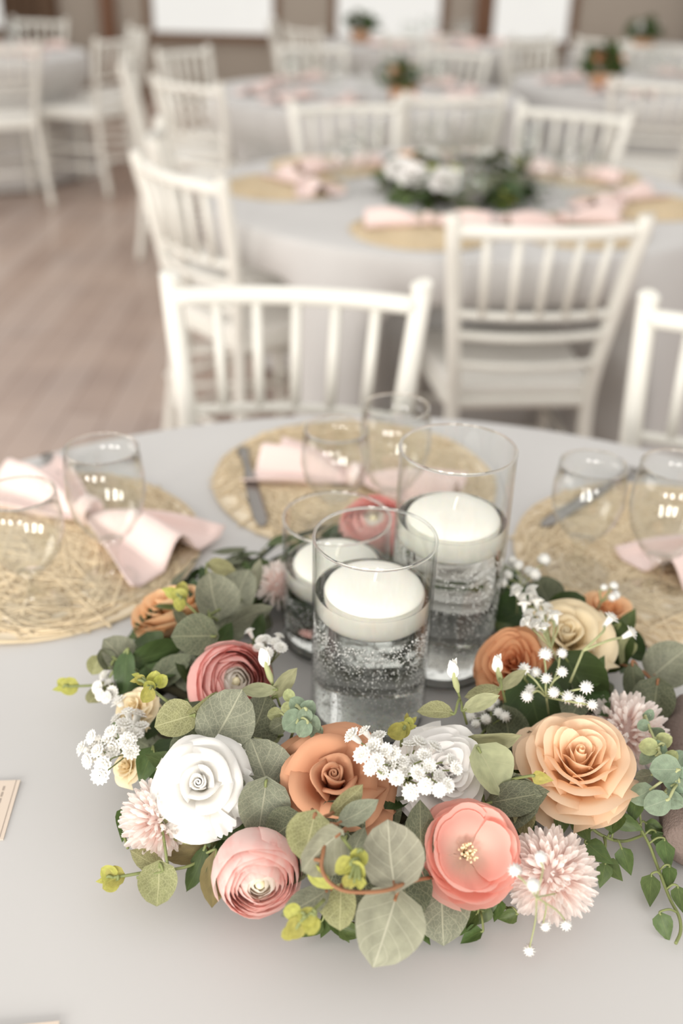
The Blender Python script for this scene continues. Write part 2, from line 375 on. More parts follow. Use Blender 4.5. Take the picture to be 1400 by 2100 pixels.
# ------------------------------------------------------------------ chairs
def make_chair():
    """chiavari chair: sits facing +Y, back at -Y, origin on floor under the back"""
    t = thing('chiavari_chair', 'x', 'chair')
    wt, wsd, H = .20, .158, .885
    ch = M['chair']
    for s in (-1, 1):
        obj('back_leg', mesh('back_leg', *tube(bez([(s * .185, -.05, 0), (s * .172, -.015, .22), (s * wsd, 0, .45), (s * (wsd + .02), -.022, .66), (s * wt, -.06, H - .03), (s * wt, -.061, H)], 5),
            [.017] * 24 + [.019, .015], 10)), ch, t)
        obj('front_leg', mesh('front_leg', *tube(bez([(s * .185, .385, 0), (s * .185, .375, .2), (s * .182, .37, .44)], 5), [.0145] * 11, 10)), ch, t)
    def bx(s, z):
        k = (z - .45) / (H - .45); return s * (wsd + (wt - wsd) * k ** 1.05), -.061 * k ** 1.25
    def rail(name, z, r, sag=.03):
        x, y = bx(1, z); obj(name, mesh(name, *tube(bez([(-x, y, z), (-x * .5, y - sag * .75, z), (0, y - sag, z), (x * .5, y - sag * .75, z), (x, y, z)], 4), r, 8)), ch, t)
    rail('top_rail', H - .035, .016)
    for z in (.665, .615, .545): rail('rail', z, .0095)
    for k in range(5):
        f = (k - 2) / 3.0
        x1, y1 = bx(1, H - .04); x0, y0 = bx(1, .665)
        s1, s0 = -.03 * (1 - f * f), -.03 * (1 - f * f)
        obj('spindle', mesh('spindle', *tube([(x0 * f, y0 + s0, .665), (x1 * f, y1 + s1, H - .04)], .0095, 8)), ch, t)
    # seat: frame and pad
    def rounded(w0, w1, y0, y1, z0, z1, name, mt):
        pts = []
        for (cx, cy, a0) in ((w1 - .03, y1 - .03, 0), (-w1 + .03, y1 - .03, PI / 2), (-w0 + .03, y0 + .03, PI), (w0 - .03, y0 + .03, 1.5 * PI)):
            for k in range(5):
                a = a0 + k * PI / 8; pts.append((cx + .03 * math.cos(a), cy + .03 * math.sin(a)))
        n = len(pts); V = []
        zz = [(z0, .985), (z0 + .004, 1), (z1 - .008, 1), (z1 - .002, .975), (z1, .93)]
        cy = (y0 + y1) / 2
        for z, s in zz: V += [(x * s, cy + (y - cy) * s, z) for x, y in pts]
        Fc = [(i * n + j, i * n + (j + 1) % n, (i + 1) * n + (j + 1) % n, (i + 1) * n + j) for i in range(len(zz) - 1) for j in range(n)]
        Fc += [tuple(range(n))[::-1], tuple((len(zz) - 1) * n + j for j in range(n))]
        return obj(name, mesh(name, V, Fc), mt, t)
    st = rounded(.178, .205, -.01, .40, .435, .462, 'seat', ch)
    rounded(.17, .197, 0, .392, .462, .49, 'seat_pad', M['cushion']).parent = st
    for s in (-1, 1):
        for z in (.16, .27): obj('stretcher', mesh('stretcher', *tube([(s * .177, -.03, z), (s * .185, .38, z)], .009, 8)), ch, t)
    for y, z in ((.38, .2), (.38, .3), (-.025, .2)):
        obj('stretcher', mesh('stretcher', *tube([(-.18, y, z), (.18, y, z)], .009, 8)), ch, t)
    return t
chair0 = make_chair(); used = [False]
CH = []
def place_chair(x, y, face, label, group=None):
    """x,y: foot of the back; face: world angle (deg) the sitter looks to"""
    mw = T(x, y, 0, math.radians(face - 90)); CH.append(mw)
    if not used[0]:
        used[0] = True; chair0.matrix_basis = mw; tag(chair0, label, 'chair', group or 'white chairs of the hall'); return
    copy_tree(chair0, mw, label, None, group or 'white chairs of the hall')
def around(tb, ang, gap, label, group=None, turn=0):
    a = math.radians(ang); r = tb[2] + gap
    place_chair(tb[0] + r * math.cos(a), tb[1] + r * math.sin(a), ang + 180 + turn, label, group)
def side(a):
    """where a place lies on its table, seen from the camera"""
    return ('right', 'far right', 'far', 'far left', 'left', 'near left', 'near', 'near right')[int(((a + 22.5) % 360) // 45)]
place_chair(-.085, 1.50, 268, 'white spindle-back chair directly behind the woven mat at front table')
place_chair(.60, 1.36, 235, 'white spindle-back chair cut off by the right edge')
place_chair(.405, 2.13, 96, 'white spindle-back chair seen from behind at the second table')
place_chair(-.375, 2.56, 40, 'white spindle-back chair turned sideways at left of second table')
place_chair(-.50, 3.05, 8, 'white spindle-back chair seen edge-on at far left of second table')
place_chair(.75, 3.72, 238, 'white chair behind the second table, right of its flowers')
place_chair(.0, 3.75, 290, 'white chair behind the second table, left of its flowers')
for tb, angs, lab, g in ((TL, (-100, -60, -20, 25, 80, 180), 'the far left table', 'chairs of the far left table'),
                         (TM, (-172, -130, -72, 62, 105, 148), 'the table behind the second table', 'chairs of the middle table'),
                         (TR, (-105, -60, -15, 30, 75, 120), 'the far right table', 'chairs of the far right table'),
                         (TG, (-130, -80, -35), 'the table beyond the far right table', 'chairs beyond the far right table'),
                         (TF, (-140, -95, -50, 180), 'the table by the back windows', 'chairs by the back windows')):
    for a in angs: around(tb, a, .30, 'blurred white chair on the %s side of %s' % (side(a), lab), g)

# ------------------------------------------------------------------ tables
def table(x, y, Rt, name_l, cloth_l, seed, group=None):
    t = thing('round_table', name_l, 'table', T(x, y, 0), 'round tables of the hall')
    top = lathe([(0, .712), (Rt - .01, .712), (Rt - .002, .72), (Rt - .002, .738), (Rt - .01, .744), (0, .744)], 64)
    obj('tabletop', mesh('tabletop', *top), M['table'], t)
    for k in range(4):
        q = PI / 4 + k * PI / 2
        obj('leg', mesh('leg', *tube([(Rt * .32 * math.cos(q), Rt * .32 * math.sin(q), .714), (Rt * .36 * math.cos(q), Rt * .36 * math.sin(q), 0)], .016, 8)), M['table'], t)
    r = random.Random(seed); ph = [r.uniform(0, 6.28) for _ in range(4)]
    n = 192; V, Fc, uv = [], [], []
    rows = []
    for rr in np.linspace(.02, Rt - .004, 14): rows.append((rr, 0, 0))
    for a in (.4, .9, 1.4): rows.append((Rt - .004 + .012 * math.sin(a), -.012 * (1 - math.cos(a)), 0))
    for d in np.linspace(.03, .735, 12): rows.append((Rt + .008, -d, d / .735))
    for rr, dz, t_ in rows:
        for j in range(n):
            q = 2 * PI * j / n
            fold = .5 + .5 * math.sin(11 * q + ph[0] + 1.1 * math.sin(3 * q + ph[1])); fold = fold ** 1.5
            amp = (.09 * t_ ** .8) * fold * (.75 + .25 * math.sin(5 * q + ph[2])) + .02 * t_
            z = TZ + dz
            if t_ == 0: z += .0012 * math.sin(7 * rr * math.cos(q - 1) * 4 + ph[3]) * (1 if rr < Rt - .02 else 0)
            V.append(((rr + amp) * math.cos(q), (rr + amp) * math.sin(q), z))
    # the seats that are pushed in hold the hanging cloth back
    for mw in CH:
        if (mw.translation - Vector((x, y, 0))).length > Rt + .5: continue
        loc = mw.inverted() @ T(x, y, 0); back = loc.inverted()
        if loc.translation.y < .3: continue
        for i_, v_ in enumerate(V):
            if v_[2] > .66: continue
            q_ = loc @ Vector(v_); fz = min(1, (.66 - v_[2]) / .14); fx = min(1, max(0, (.36 - abs(q_.x)) / .12)); k_ = fz * fx
            fz = k_ * k_ * (3 - 2 * k_)
            if fz > 0 and -.12 < q_.y < .43: q_.y += (.43 - q_.y) * fz; V[i_] = tuple(back @ q_)
    for i in range(len(rows) - 1):
        for j in range(n): Fc.append((i * n + j, i * n + (j + 1) % n, (i + 1) * n + (j + 1) % n, (i + 1) * n + j))
    Fc.append(tuple(range(n - 1, -1, -1))[::-1])
    c = obj('tablecloth', mesh('tablecloth', V, Fc), M['cloth'], None, T(x, y, 0))
    tag(c, cloth_l, 'tablecloth', group)
table(*T1, 'round folding table under the front white cloth', 'white cloth on the front table under the flower ring', 1)
table(*T2, 'round folding table under the second white cloth', 'white cloth hanging in folds from the second table behind', 2)
table(*TL, 'round folding table under white cloth at far left', 'blurred white cloth on the far left table', 3)
table(*TM, 'round folding table under white cloth in middle distance', 'blurred white cloth on the table behind the second table', 4)
table(*TR, 'round folding table under white cloth at far right', 'blurred white cloth on the far right table', 5)
table(*TG, 'round folding table under white cloth beyond the far right table', 'blurred white cloth on the table beyond the far right table', 7)
table(*TF, 'round folding table under white cloth by back windows', 'blurred white cloth on the table nearest the back windows', 6)

# ------------------------------------------------------------------ goblets, mats, napkins, cutlery
def make_goblet(name, H, rb, rbase):
    t = thing(name, 'x', 'glass')
    k = H / .157
    out = [(rbase, .0), (rbase, .0022), (rbase * .8, .0045), (.012, .009), (.0062, .016), (.0055, .028 * k), (.007, .040 * k), (.0075, .046 * k), (.013, .052 * k),
           (rb * .62, .066 * k), (rb * .88, .085 * k), (rb, .108 * k), (rb * .985, .130 * k), (rb * .9, H - .0015)]
    obj('foot_and_stem', mesh('foot', *lathe(out[:9] + [(.0001, .054 * k)], 40)), M['goblet'], t)
    ins = [(r - .0014, z + .0006) for r, z in out[9:]][::-1]
    bowl = out[8:] + ins + [(.010, .056 * k), (.0001, .0545 * k)]
    obj('bowl', mesh('bowl', *lathe(bowl, 48)), M['goblet'], t)
    tor = [(rb * .9 - .0004 + .0011 * math.cos(a), H - .001 + .0011 * math.sin(a)) for a in np.linspace(0, 2 * PI, 9)[:-1]]
    obj('rim', mesh('rim', *lathe(tor, 48, True)), M['rim'], t)
    return t
gA = make_goblet('water_goblet', .157, .040, .038); gB = make_goblet('wine_glass', .133, .0385, .035)
gu = {}
def goblet(src, x, y, label, group=None, z=TZ + .004):
    mw = T(x, y, z, random.uniform(0, 6))
    if src.name not in gu: gu[src.name] = 1; src.matrix_basis = mw; tag(src, label, 'glass', group); return
    copy_tree(src, mw, label, None, group)
goblet(gA, -.2365, .877, 'tall empty goblet standing on the left woven mat')
goblet(gB, -.306, .826, 'small empty wine glass at left edge, on left mat')
goblet(gB, -.008, .99, 'small empty wine glass on the mat behind the candles')
goblet(gA, .057, 1.0, 'tall goblet partly hidden behind the tallest candle vase')
goblet(gB, .258, .919, 'small empty wine glass on the right woven mat')
goblet(gA, .327, .872, 'tall empty goblet on the right mat at right edge')

def make_mat():
    t = thing('woven_placemat', 'x', 'placemat')
    r = .182; V, Fc = [], []; rr = random.Random(3)
    base = lathe([(.0001, .0006), (r - .006, .0006), (r - .004, .0014), (r - .006, .0022), (.0001, .0022)], 64)
    obj('mat_backing', mesh('mat_backing', *base), M['straw2'], t)
    parts = []
    for k in range(420):
        a = rr.uniform(0, 2 * PI); c = rr.uniform(.0, .93) * r; h = math.sqrt(r * r - c * c) * rr.uniform(.8, 1.02)
        d = Vector((math.cos(a), math.sin(a), 0)); e = Vector((-d.y, d.x, 0)); z = rr.uniform(.0022, .0042); s0 = rr.uniform(-1, .3) * h; s1 = min(s0 + rr.uniform(.4, 1.4) * h, h)
        parts.append(tube([d * c + e * s0 + Vector((0, 0, z)), d * (c + rr.uniform(-.004, .006)) + e * (s0 + s1) / 2 + Vector((0, 0, z + .001)), d * c + e * s1 + Vector((0, 0, z))], rr.uniform(.0011, .0018), 4))
    for rad in (.178, .150, .12, .09, .06, .03):
        parts.append(tube([(rad * math.cos(q), rad * math.sin(q), .0035 + .001 * math.sin(9 * q)) for q in np.linspace(0, 2 * PI, 60)], .0016, 4))
    w_ = obj('straw_weave', mesh('straw_weave', *merge(*parts)), M['straw'], t); tag(w_, kind='stuff')
    return t
mat0 = make_mat(); mu = [0]
def placemat(x, y, label, group='woven straw placemats', rz=0):
    mw = T(x, y, TZ + .001, rz)
    if not mu[0]: mu[0] = 1; mat0.matrix_basis = mw; tag(mat0, label, 'placemat', group); return
    copy_tree(mat0, mw, label, None, group)
placemat(-.335, .945, 'round woven straw mat at left under two glasses', rz=1)
placemat(.015, 1.128, 'round woven straw mat behind the candle vases', rz=2)
placemat(.375, .955, 'round woven straw mat at right under two glasses', rz=3)

def make_napkin():
    t = thing('bow_napkin', 'x', 'napkin')
    def lobe(s):
        def fn(u, v):
            x = s * (.006 + v * .135)
            wd = .012 + .058 * (v ** .8)
            y = u * wd + .004 * math.sin(3 * v + s)
            env = math.sin(min(v * 1.15, 1) * PI * .62)
            z = .012 + env * (.020 * math.cos(u * PI * 1.5) + .012) - .012 * v + .006 * math.sin(u * 7 + 1) * v
            return (x, y, max(z, .0045 + .001 * (u + 1)))
        return gridmesh('lobe', fn, 25, 16)
    for s in (-1, 1):
        o = obj('napkin_wing', lobe(s), M['napkin'], t); md = o.modifiers.new('t', 'SOLIDIFY'); md.thickness = .0016
    obj('napkin_tie', mesh('tie', *lathe([(.013, -.009), (.0165, -.006), (.0172, 0), (.0165, .006), (.013, .009)], 24)), M['napkin'], t).matrix_basis = Matrix.Translation((0, 0, .017)) @ Matrix.Rotation(PI / 2, 4, 'Y')
    return t
nap0 = make_napkin(); nu_ = [0]
def napkin(x, y, rz, label, s=1., group='pink bow napkins'):
    mw = T(x, y, TZ + .003, rz, s)
    if not nu_[0]: nu_[0] = 1; nap0.matrix_basis = mw; tag(nap0, label, 'napkin', group); return
    copy_tree(nap0, mw, label, None, group)
p = at(185, 1078, TZ); napkin(p.x, p.y, math.radians(-35), 'blush pink napkin on the left woven mat', 1.05)
p = at(728, 1000, TZ); napkin(p.x, p.y, math.radians(-20), 'blush pink napkin on the mat behind the candles', .92)
napkin(.46, .985, math.radians(40), 'blush pink napkin on right mat beyond the frame edge', 1.0)

def knife(p0, p1, label):
    p0, p1 = Vector(p0), Vector(p1); L = (p1 - p0).length
    t = thing('table_knife', label, 'knife', frame(p0, p1 - p0, (0, 0, 1)), 'cutlery on the woven mats')
    hw = gridmesh('handle', lambda u, v: (u * (.0062 + .0018 * math.cos(v * PI * 2)), v * L * .46, .0025 + .002 * (1 - u * u)), 7, 10)
    o = obj('handle', hw, M['steel'], t); md = o.modifiers.new('t', 'SOLIDIFY'); md.thickness = .003
    bw = gridmesh('blade', lambda u, v: (u * .0085 * (1 if v < .75 else math.sqrt(max(0, 1 - ((v - .75) / .26) ** 2))) + .001, L * .45 + v * L * .55, .0028), 5, 14)
    o = obj('blade', bw, M['steel'], t); md = o.modifiers.new('t', 'SOLIDIFY'); md.thickness = .0012
def tp(px, py, z=.0055): return at(px, py, TZ + z)
knife(tp(497, 922), tp(540, 1082), 'dull grey knife on the mat behind the candles')
knife(tp(1300, 965), tp(1112, 1082), 'dark grey knife on right mat behind the wine glass')
knife(tp(95, 935), tp(168, 1030), 'table knife half under the pink napkin on left mat')

# ------------------------------------------------------------------ candle vases
def make_vase(x, y, H, ctop, label, clabel, wlabel, nb, seed, zlo=.0):
    t = thing('cylinder_vase', label, 'vase', T(x, y, TZ + .001), 'three candle vases')
    Ro, Ri = .0502, .0484
    wall = [(.001, 0), (Ro - .003, 0), (Ro, .003), (Ro, H - .0015), (Ro - .0009, H), (Ri, H - .0015), (Ri, .012), (Ri - .006, .0075), (.001, .007)]
    obj('glass_wall', mesh('glass_wall', *lathe(wall, 96), sharp=28), M['glass'], t)
    rim = [((Ro + Ri) / 2 + .0013 * math.cos(a), H + .0013 * math.sin(a)) for a in np.linspace(0, 2 * PI, 11)[:-1]]
    obj('rim', mesh('rim', *lathe(rim, 96, True)), M['rim'], t)
    obj('base', mesh('base', *lathe([(.001, .0006), (Ro - .004, .0006), (Ro - .0012, .0035), (Ro - .0012, .0055), (Ri - .007, .0068), (.001, .0066)], 96), sharp=28), M['rim'], t)
    wl = ctop - .009; Rw = Ri - .0007
    wv = [(.0005, .0078), (Rw - .005, .0082), (Rw, .013), (Rw, wl + .0008), (Rw - .0012, wl), (.0005, wl)]
    wo = obj('water', mesh('water', *lathe(wv, 96), sharp=28), M['water'], None, T(x, y, TZ + .001)); tag(wo, wlabel, 'water', 'water in the candle vases')
    # tiny air bubbles clinging to the glass
    r = np.random.default_rng(seed)
    ico = [(0, 0, 1), (.894, 0, .447), (.276, .851, .447), (-.724, .526, .447), (-.724, -.526, .447), (.276, -.851, .447), (.724, .526, -.447), (-.276, .851, -.447), (-.894, 0, -.447), (-.276, -.851, -.447), (.724, -.526, -.447), (0, 0, -1)]
    icf = [(0, 1, 2), (0, 2, 3), (0, 3, 4), (0, 4, 5), (0, 5, 1), (1, 6, 2), (2, 7, 3), (3, 8, 4), (4, 9, 5), (5, 10, 1), (2, 6, 7), (3, 7, 8), (4, 8, 9), (5, 9, 10), (1, 10, 6), (6, 11, 7), (7, 11, 8), (8, 11, 9), (9, 11, 10), (10, 11, 6)]
    ico = np.array(ico); icf = np.array(icf); th = r.uniform(0, 2 * PI, nb)
    zz = zlo + (ctop - .034 - zlo) * r.power(1.5, nb); rad = r.uniform(.00034, .00072, nb) * (1 + (r.random(nb) > .97) * .8)
    Rb = Rw + .0004
    ctr = np.stack([Rb * np.cos(th), Rb * np.sin(th), zz], 1)
    V = (ctr[:, None, :] + ico[None] * rad[:, None, None]).reshape(-1, 3); Fc = (icf[None] + 12 * np.arange(nb)[:, None, None]).reshape(-1, 3)
    bo = obj('air_bubbles', mesh('air_bubbles', V.tolist(), Fc.tolist()), M['bubble'], t); tag(bo, kind='stuff')
    # floating candle
    c = thing('floating_candle', clabel, 'candle', T(x + .001, y, TZ + .001 + ctop), 'floating disc candles')
    prof = [(.0005, .0), (.022, -.0006), (.034, -.0022), (.0395, -.0055), (.0418, -.0105), (.0418, -.016), (.0412, -.024), (.0395, -.030), (.036, -.0332), (.030, -.034), (.0005, -.034)]
    wd = obj('wax_disc', mesh('wax_disc', *lathe(prof, 72)), M['wax'], c)
    obj('wick', mesh('wick', *tube(bez([(0, 0, -.003), (.0005, 0, .004), (.0025, .001, .012)], 4), [.0011] * 8 + [.0008], 6)), M['wick'], wd)
make_vase(.0277, .685, .180, .139, 'clear cylinder vase in front, bubbly water and floating candle', 'white disc candle floating in the front vase', 'bubbly water in the front vase', 3800, 1, .012)
make_vase(.0975, .763, .2235, .165, 'tallest clear cylinder vase at back right of the three', 'white disc candle floating in the tallest vase', 'bubbly water in the tallest vase', 2600, 2, .012)
make_vase(-.004, .795, .135, .094, 'short clear cylinder vase at back left, half hidden', 'white disc candle floating in the short back vase', 'bubbly water in the short back vase', 1400, 3, .012)

# ------------------------------------------------------------------ leaves
def leaf_fn(kind, cup, fold, bend):
    def fn(u, v):
        if kind == 'round':
            t = v; wd = .49 * (math.sin(PI * min(max(t, 0.0), 1) ** .80)) ** .55 if 0 < t < 1 else 0.0
            if t < .25: base_n = .07 * (1 - t / .25)
            else: base_n = 0
            y = t - base_n * abs(u) * 1.2
        elif kind == 'oval':
            wd = .27 * (math.sin(PI * v ** .9) ** .75 if 0 < v < 1 else 0); y = v
        elif kind == 'teardrop':
            wd = .36 * (math.sin(PI * v ** .62) ** .9 * (1 - .25 * v) if 0 < v < 1 else 0); y = v
        else:  # lance
            wd = .19 * (math.sin(PI * v ** .8) if 0 < v < 1 else 0); y = v
        x = u * wd
        z = cup * (x * x) * 2.2 + fold * abs(x) + bend * (v - .3) ** 2 + .012 * math.sin(9 * v + 2 * u)
        return (x, y, z)
    return fn
LM = {}
for k in ('round', 'oval', 'teardrop', 'lance'):
    LM[k] = [gridmesh('leaf_' + k, leaf_fn(k, *a), 7 if k == 'round' else 5, 9 if k == 'round' else 7) for a in ((.25, .05, -.2), (-.2, .1, .15), (.1, .35, -.35), (.5, -.1, .25))]
    for me in LM[k]: me.materials.append(M['sage'])
def leafpx(parent, px, py, size, ang, kind, mt, h, pitch=0, roll=0, name='leaf', var=None):
    c = at(px, py, TZ + h); s = size * m_per_px(c); a = math.radians(ang)
    d = R * math.cos(a) + U * math.sin(a); n = -ray(px, py).normalized(); d = (d - n * d.dot(n)).normalized(); x = d.cross(n)
    q = Quaternion(d, math.radians(roll)) @ Quaternion(x, math.radians(pitch))
    d = q @ d; n = q @ n
    base = c - d * s * .5
    if base.z < TZ + .004: base.z = TZ + .004
    me = random.choice(LM[kind]) if var is None else LM[kind][var]
    o = obj(name, me, M[mt], parent, frame(base, d, n, s))
    return base, base + d * s
def stem_obj(parent, paths, mt, name='stem', r=.0011):
    ms = [tube(bez(p, 5), [r * (1 if not isinstance(rr, float) else rr) for rr in [1.0] * (5 * (len(p) - 1) + 1)], 5) for p in paths]
    return obj(name, mesh(name, *merge(*ms)), M[mt], parent)

# greenery ring
WC = Vector((.033, .715, TZ)); WRm = .178
ring = thing('greenery_wreath', 'leafy green wreath ring around the three candle vases', 'wreath', Matrix.Translation(WC))
ms = []
for k in range(5):
    ph = k * 1.3; ms.append(tube([((WRm + .022 * math.cos(7 * q + ph)) * math.cos(q), (WRm + .022 * math.cos(7 * q + ph)) * math.sin(q), .024 + .014 * math.sin(7 * q + ph)) for q in np.linspace(0, 2 * PI, 90)], .0045, 6))
obj('vine_ring', mesh('vine_ring', *merge(*ms)), M['ringvine'], ring)
rl = random.Random(11)
for k in range(300):
    q = rl.uniform(0, 2 * PI); tb = rl.uniform(-.35, PI + .25); rad = rl.uniform(.022, .05)
    rx = WRm + rad * math.cos(tb); z = .016 + max(0, rad * math.sin(tb)) * .9
    pos = Vector((rx * math.cos(q), rx * math.sin(q), z))
    out = Vector((math.cos(q), math.sin(q), 0)); tan = Vector((-out.y, out.x, 0))
    nrm = out * math.cos(tb) + Vector((0, 0, 1)) * (abs(math.sin(tb)) + .3) + Vector((rl.uniform(-.5, .5), rl.uniform(-.5, .5), rl.uniform(-.1, .3)))
    d = tan * rl.choice((-1, 1)) * rl.uniform(.3, 1) + out * rl.uniform(-.3, .9) + Vector((0, 0, rl.uniform(-.25, .35)))
    kind = rl.choices(('oval', 'teardrop', 'round', 'lance'), (4, 4, 2, 2))[0]
    mt = rl.choices(('green', 'sagedark', 'ivy', 'sage'), (6, 3, 3, 1.2))[0]
    s = rl.uniform(.03, .052) * (.8 if kind == 'round' else 1)
    nrm = nrm.normalized(); dd = (d - nrm * d.dot(nrm)).normalized()
    end = pos + dd * s
    if (Vector((end.x, end.y, 0))).length < .122 or Vector((pos.x, pos.y, 0)).length < .125: continue
    if end.z < .006: pos.z += .006 - end.z
    obj('leaf', rl.choice(LM[kind]), M[mt], ring, frame(WC + pos, dd, nrm, s))

# ------------------------------------------------------------------ flowers
def petal_rose(phi, r, z0, z1, half, curl, spiral=.08, base_r=.06, tuck=0., wav=0., pt=0.):
    def fn(u, v):
        s = v * (1 - .22 * abs(u) ** 3)
        s = s * (1 + pt * (1 - abs(u)) * .12)
        th = phi + u * half * (.5 + .5 * math.sin(PI / 2 * min(1, v / .6)))
        rad = base_r + (r - base_r) * s ** .62 + spiral * u * r * .5 - tuck * r * max(0, s - .6) ** 1.3
        z = z0 + (z1 - z0) * s
        if s > .68:
            t = (s - .68) / .32; c = curl * (.55 + .75 * abs(u) ** 1.5)
            rad += c * t ** 1.6; z -= c * .55 * t ** 2.4
        rad += wav * math.sin(5 * u + phi * 3) * v * v; z += wav * .6 * math.cos(4 * u + phi * 2) * v * v
        return (rad * math.cos(th), rad * math.sin(th), z)
    return fn
def petal_foam(phi, r, z0, z1, half, roll, spiral=.1, base_r=.06, pw=.75, pt=.28, wav=0.):
    """broad petal whose side edges roll outwards, so that its lip comes to a point"""
    def fn(u, v):
        e = abs(u); s = v * (1 - pt * e ** 1.7)
        th = phi + u * half * (.5 + .5 * math.sin(PI / 2 * min(1, v / .65)))
        rad = base_r + (r - base_r) * s ** pw + spiral * u * r * .45
        z = z0 + (z1 - z0) * s
        k = max(0, (e - .4) / .6) ** 2 * v ** 2; t = max(0, (v - .72) / .28) ** 2
        rad += roll * (k + .75 * t); z -= roll * (.95 * k + .55 * t)
        rad += wav * math.sin(4 * u + phi * 3) * v * v; z += wav * math.cos(5 * u + phi * 2) * v * v
        return (rad * math.cos(th), rad * math.sin(th), z)
    return fn
def build_rose(mt, mt2=None, seed=0, kind='foam'):
    r = random.Random(seed); P = []
    def spiral(u, v):
        a = (u + 1) / 2; th = seed + a * 1.9 * 2 * PI; rad = (.015 + .15 * a) * (1 - .45 * v * (1 - .4 * a))
        return (rad * math.cos(th), rad * math.sin(th), .15 + v * (.62 - .06 * a))
    P.append(('petal', gridmesh('petal', spiral, 36, 5), mt2 or mt))
    if kind == 'foam':
        L = [(3, .15, .05, .84, 1.45, .02, .45, .8), (3, .33, .02, .80, 1.28, .10, .24, .75), (4, .60, -.02, .72, 1.05, .17, .16, .75), (5, .82, -.06, .50, .92, .22, .10, .8), (5, .98, -.12, .20, .84, .22, .06, .85)]; wav = .012; pt = .28
    elif kind == 'silk':
        L = [(3, .20, .05, .80, 1.3, .02, .3, .7), (3, .31, .02, .82, 1.2, .05, .22, .65), (4, .44, .0, .80, 1.05, .07, .16, .6), (5, .58, -.05, .74, .92, .10, .12, .58), (5, .73, -.1, .66, .9, .13, .1, .55), (6, .88, -.16, .50, .8, .16, .08, .55), (5, 1.0, -.22, .24, .82, .2, .06, .6), (4, 1.1, -.26, -.02, .62, .12, .04, .7)]; wav = .035; pt = .30
    else:   # half-closed, seen from the side
        L = [(3, .26, .0, 1.0, 1.3, .02, .4, .6), (3, .42, -.05, .98, 1.25, .04, .3, .5), (4, .62, -.15, .92, 1.1, .07, .2, .45), (4, .78, -.25, .84, 1.25, .10, .14, .42), (4, .92, -.34, .74, 1.2, .12, .1, .40)]; wav = .015; pt = .16
    a0 = r.uniform(0, 6)
    for li, (n, rad, z0, z1, half, curl, spi, pw) in enumerate(L):
        for k in range(n):
            ph = a0 + li * .95 + k * 2 * PI / n + r.uniform(-.16, .16)
            P.append(('petal', gridmesh('petal', petal_foam(ph, rad * r.uniform(.92, 1.07), z0, z1 * r.uniform(.93, 1.05), half * r.uniform(.92, 1.1), curl * r.uniform(.6, 1.35), spi, pw=pw, pt=pt * r.uniform(.6, 1.3), wav=wav), 13, 9), mt2 if (mt2 and li < 2) else mt))
    P.append(('calyx', mesh('calyx', *lathe([(.01, -.42), (.05, -.40), (.16, -.24), (.22, -.12), (.12, -.02), (.01, .0)], 16)), M['stem']))
    return P
def build_ranunculus(mt, heart, seed=0):
    r = random.Random(seed); P = []; a0 = r.uniform(0, 6)
    NL = 10
    for li in range(NL):
        f = (li + 1) / NL; Rl = .16 + .84 * f; n = 3 + int(3.5 * f)
        pm = math.radians(156 - 38 * f ** .9); zc = (1 - Rl) * .42
        for k in range(n):
            ph = a0 + li * .77 + k * 2 * PI / n + r.uniform(-.16, .16); rr = Rl * r.uniform(.96, 1.05); pmm = pm * r.uniform(.94, 1.05); half = (1.35 - .3 * f) * r.uniform(.9, 1.1); flo = r.uniform(0, .06) * f
            def fn(u, v, ph=ph, rr=rr, pmm=pmm, half=half, flo=flo):
                s = v * (1 - .13 * abs(u) ** 2.5); psi = .25 + (pmm - .25) * s
                th = ph + u * half * (.55 + .45 * math.sin(PI / 2 * min(1, v / .6)))
                ra = rr * math.sin(psi) * (1 + .05 * u) + flo * max(0, s - .8) * 5 + .012 * math.sin(6 * u + ph * 5) * v
                return (ra * math.cos(th), ra * math.sin(th), zc - rr * 1.02 * math.cos(psi) + .015 * math.cos(5 * u + ph) * v)
            P.append(('petal', gridmesh('petal', fn, 9, 9), heart if li < 3 else mt))
    P.append(('heart', mesh('heart', *lathe([(.001, .56), (.06, .54), (.11, .48), (.12, .35), (.1, 0), (.001, 0)], 16)), M['stamen']))
    P.append(('calyx', mesh('calyx', *lathe([(.01, -.98), (.06, -.96), (.25, -.86), (.3, -.78), (.01, -.74)], 16)), M['stem']))
    return P
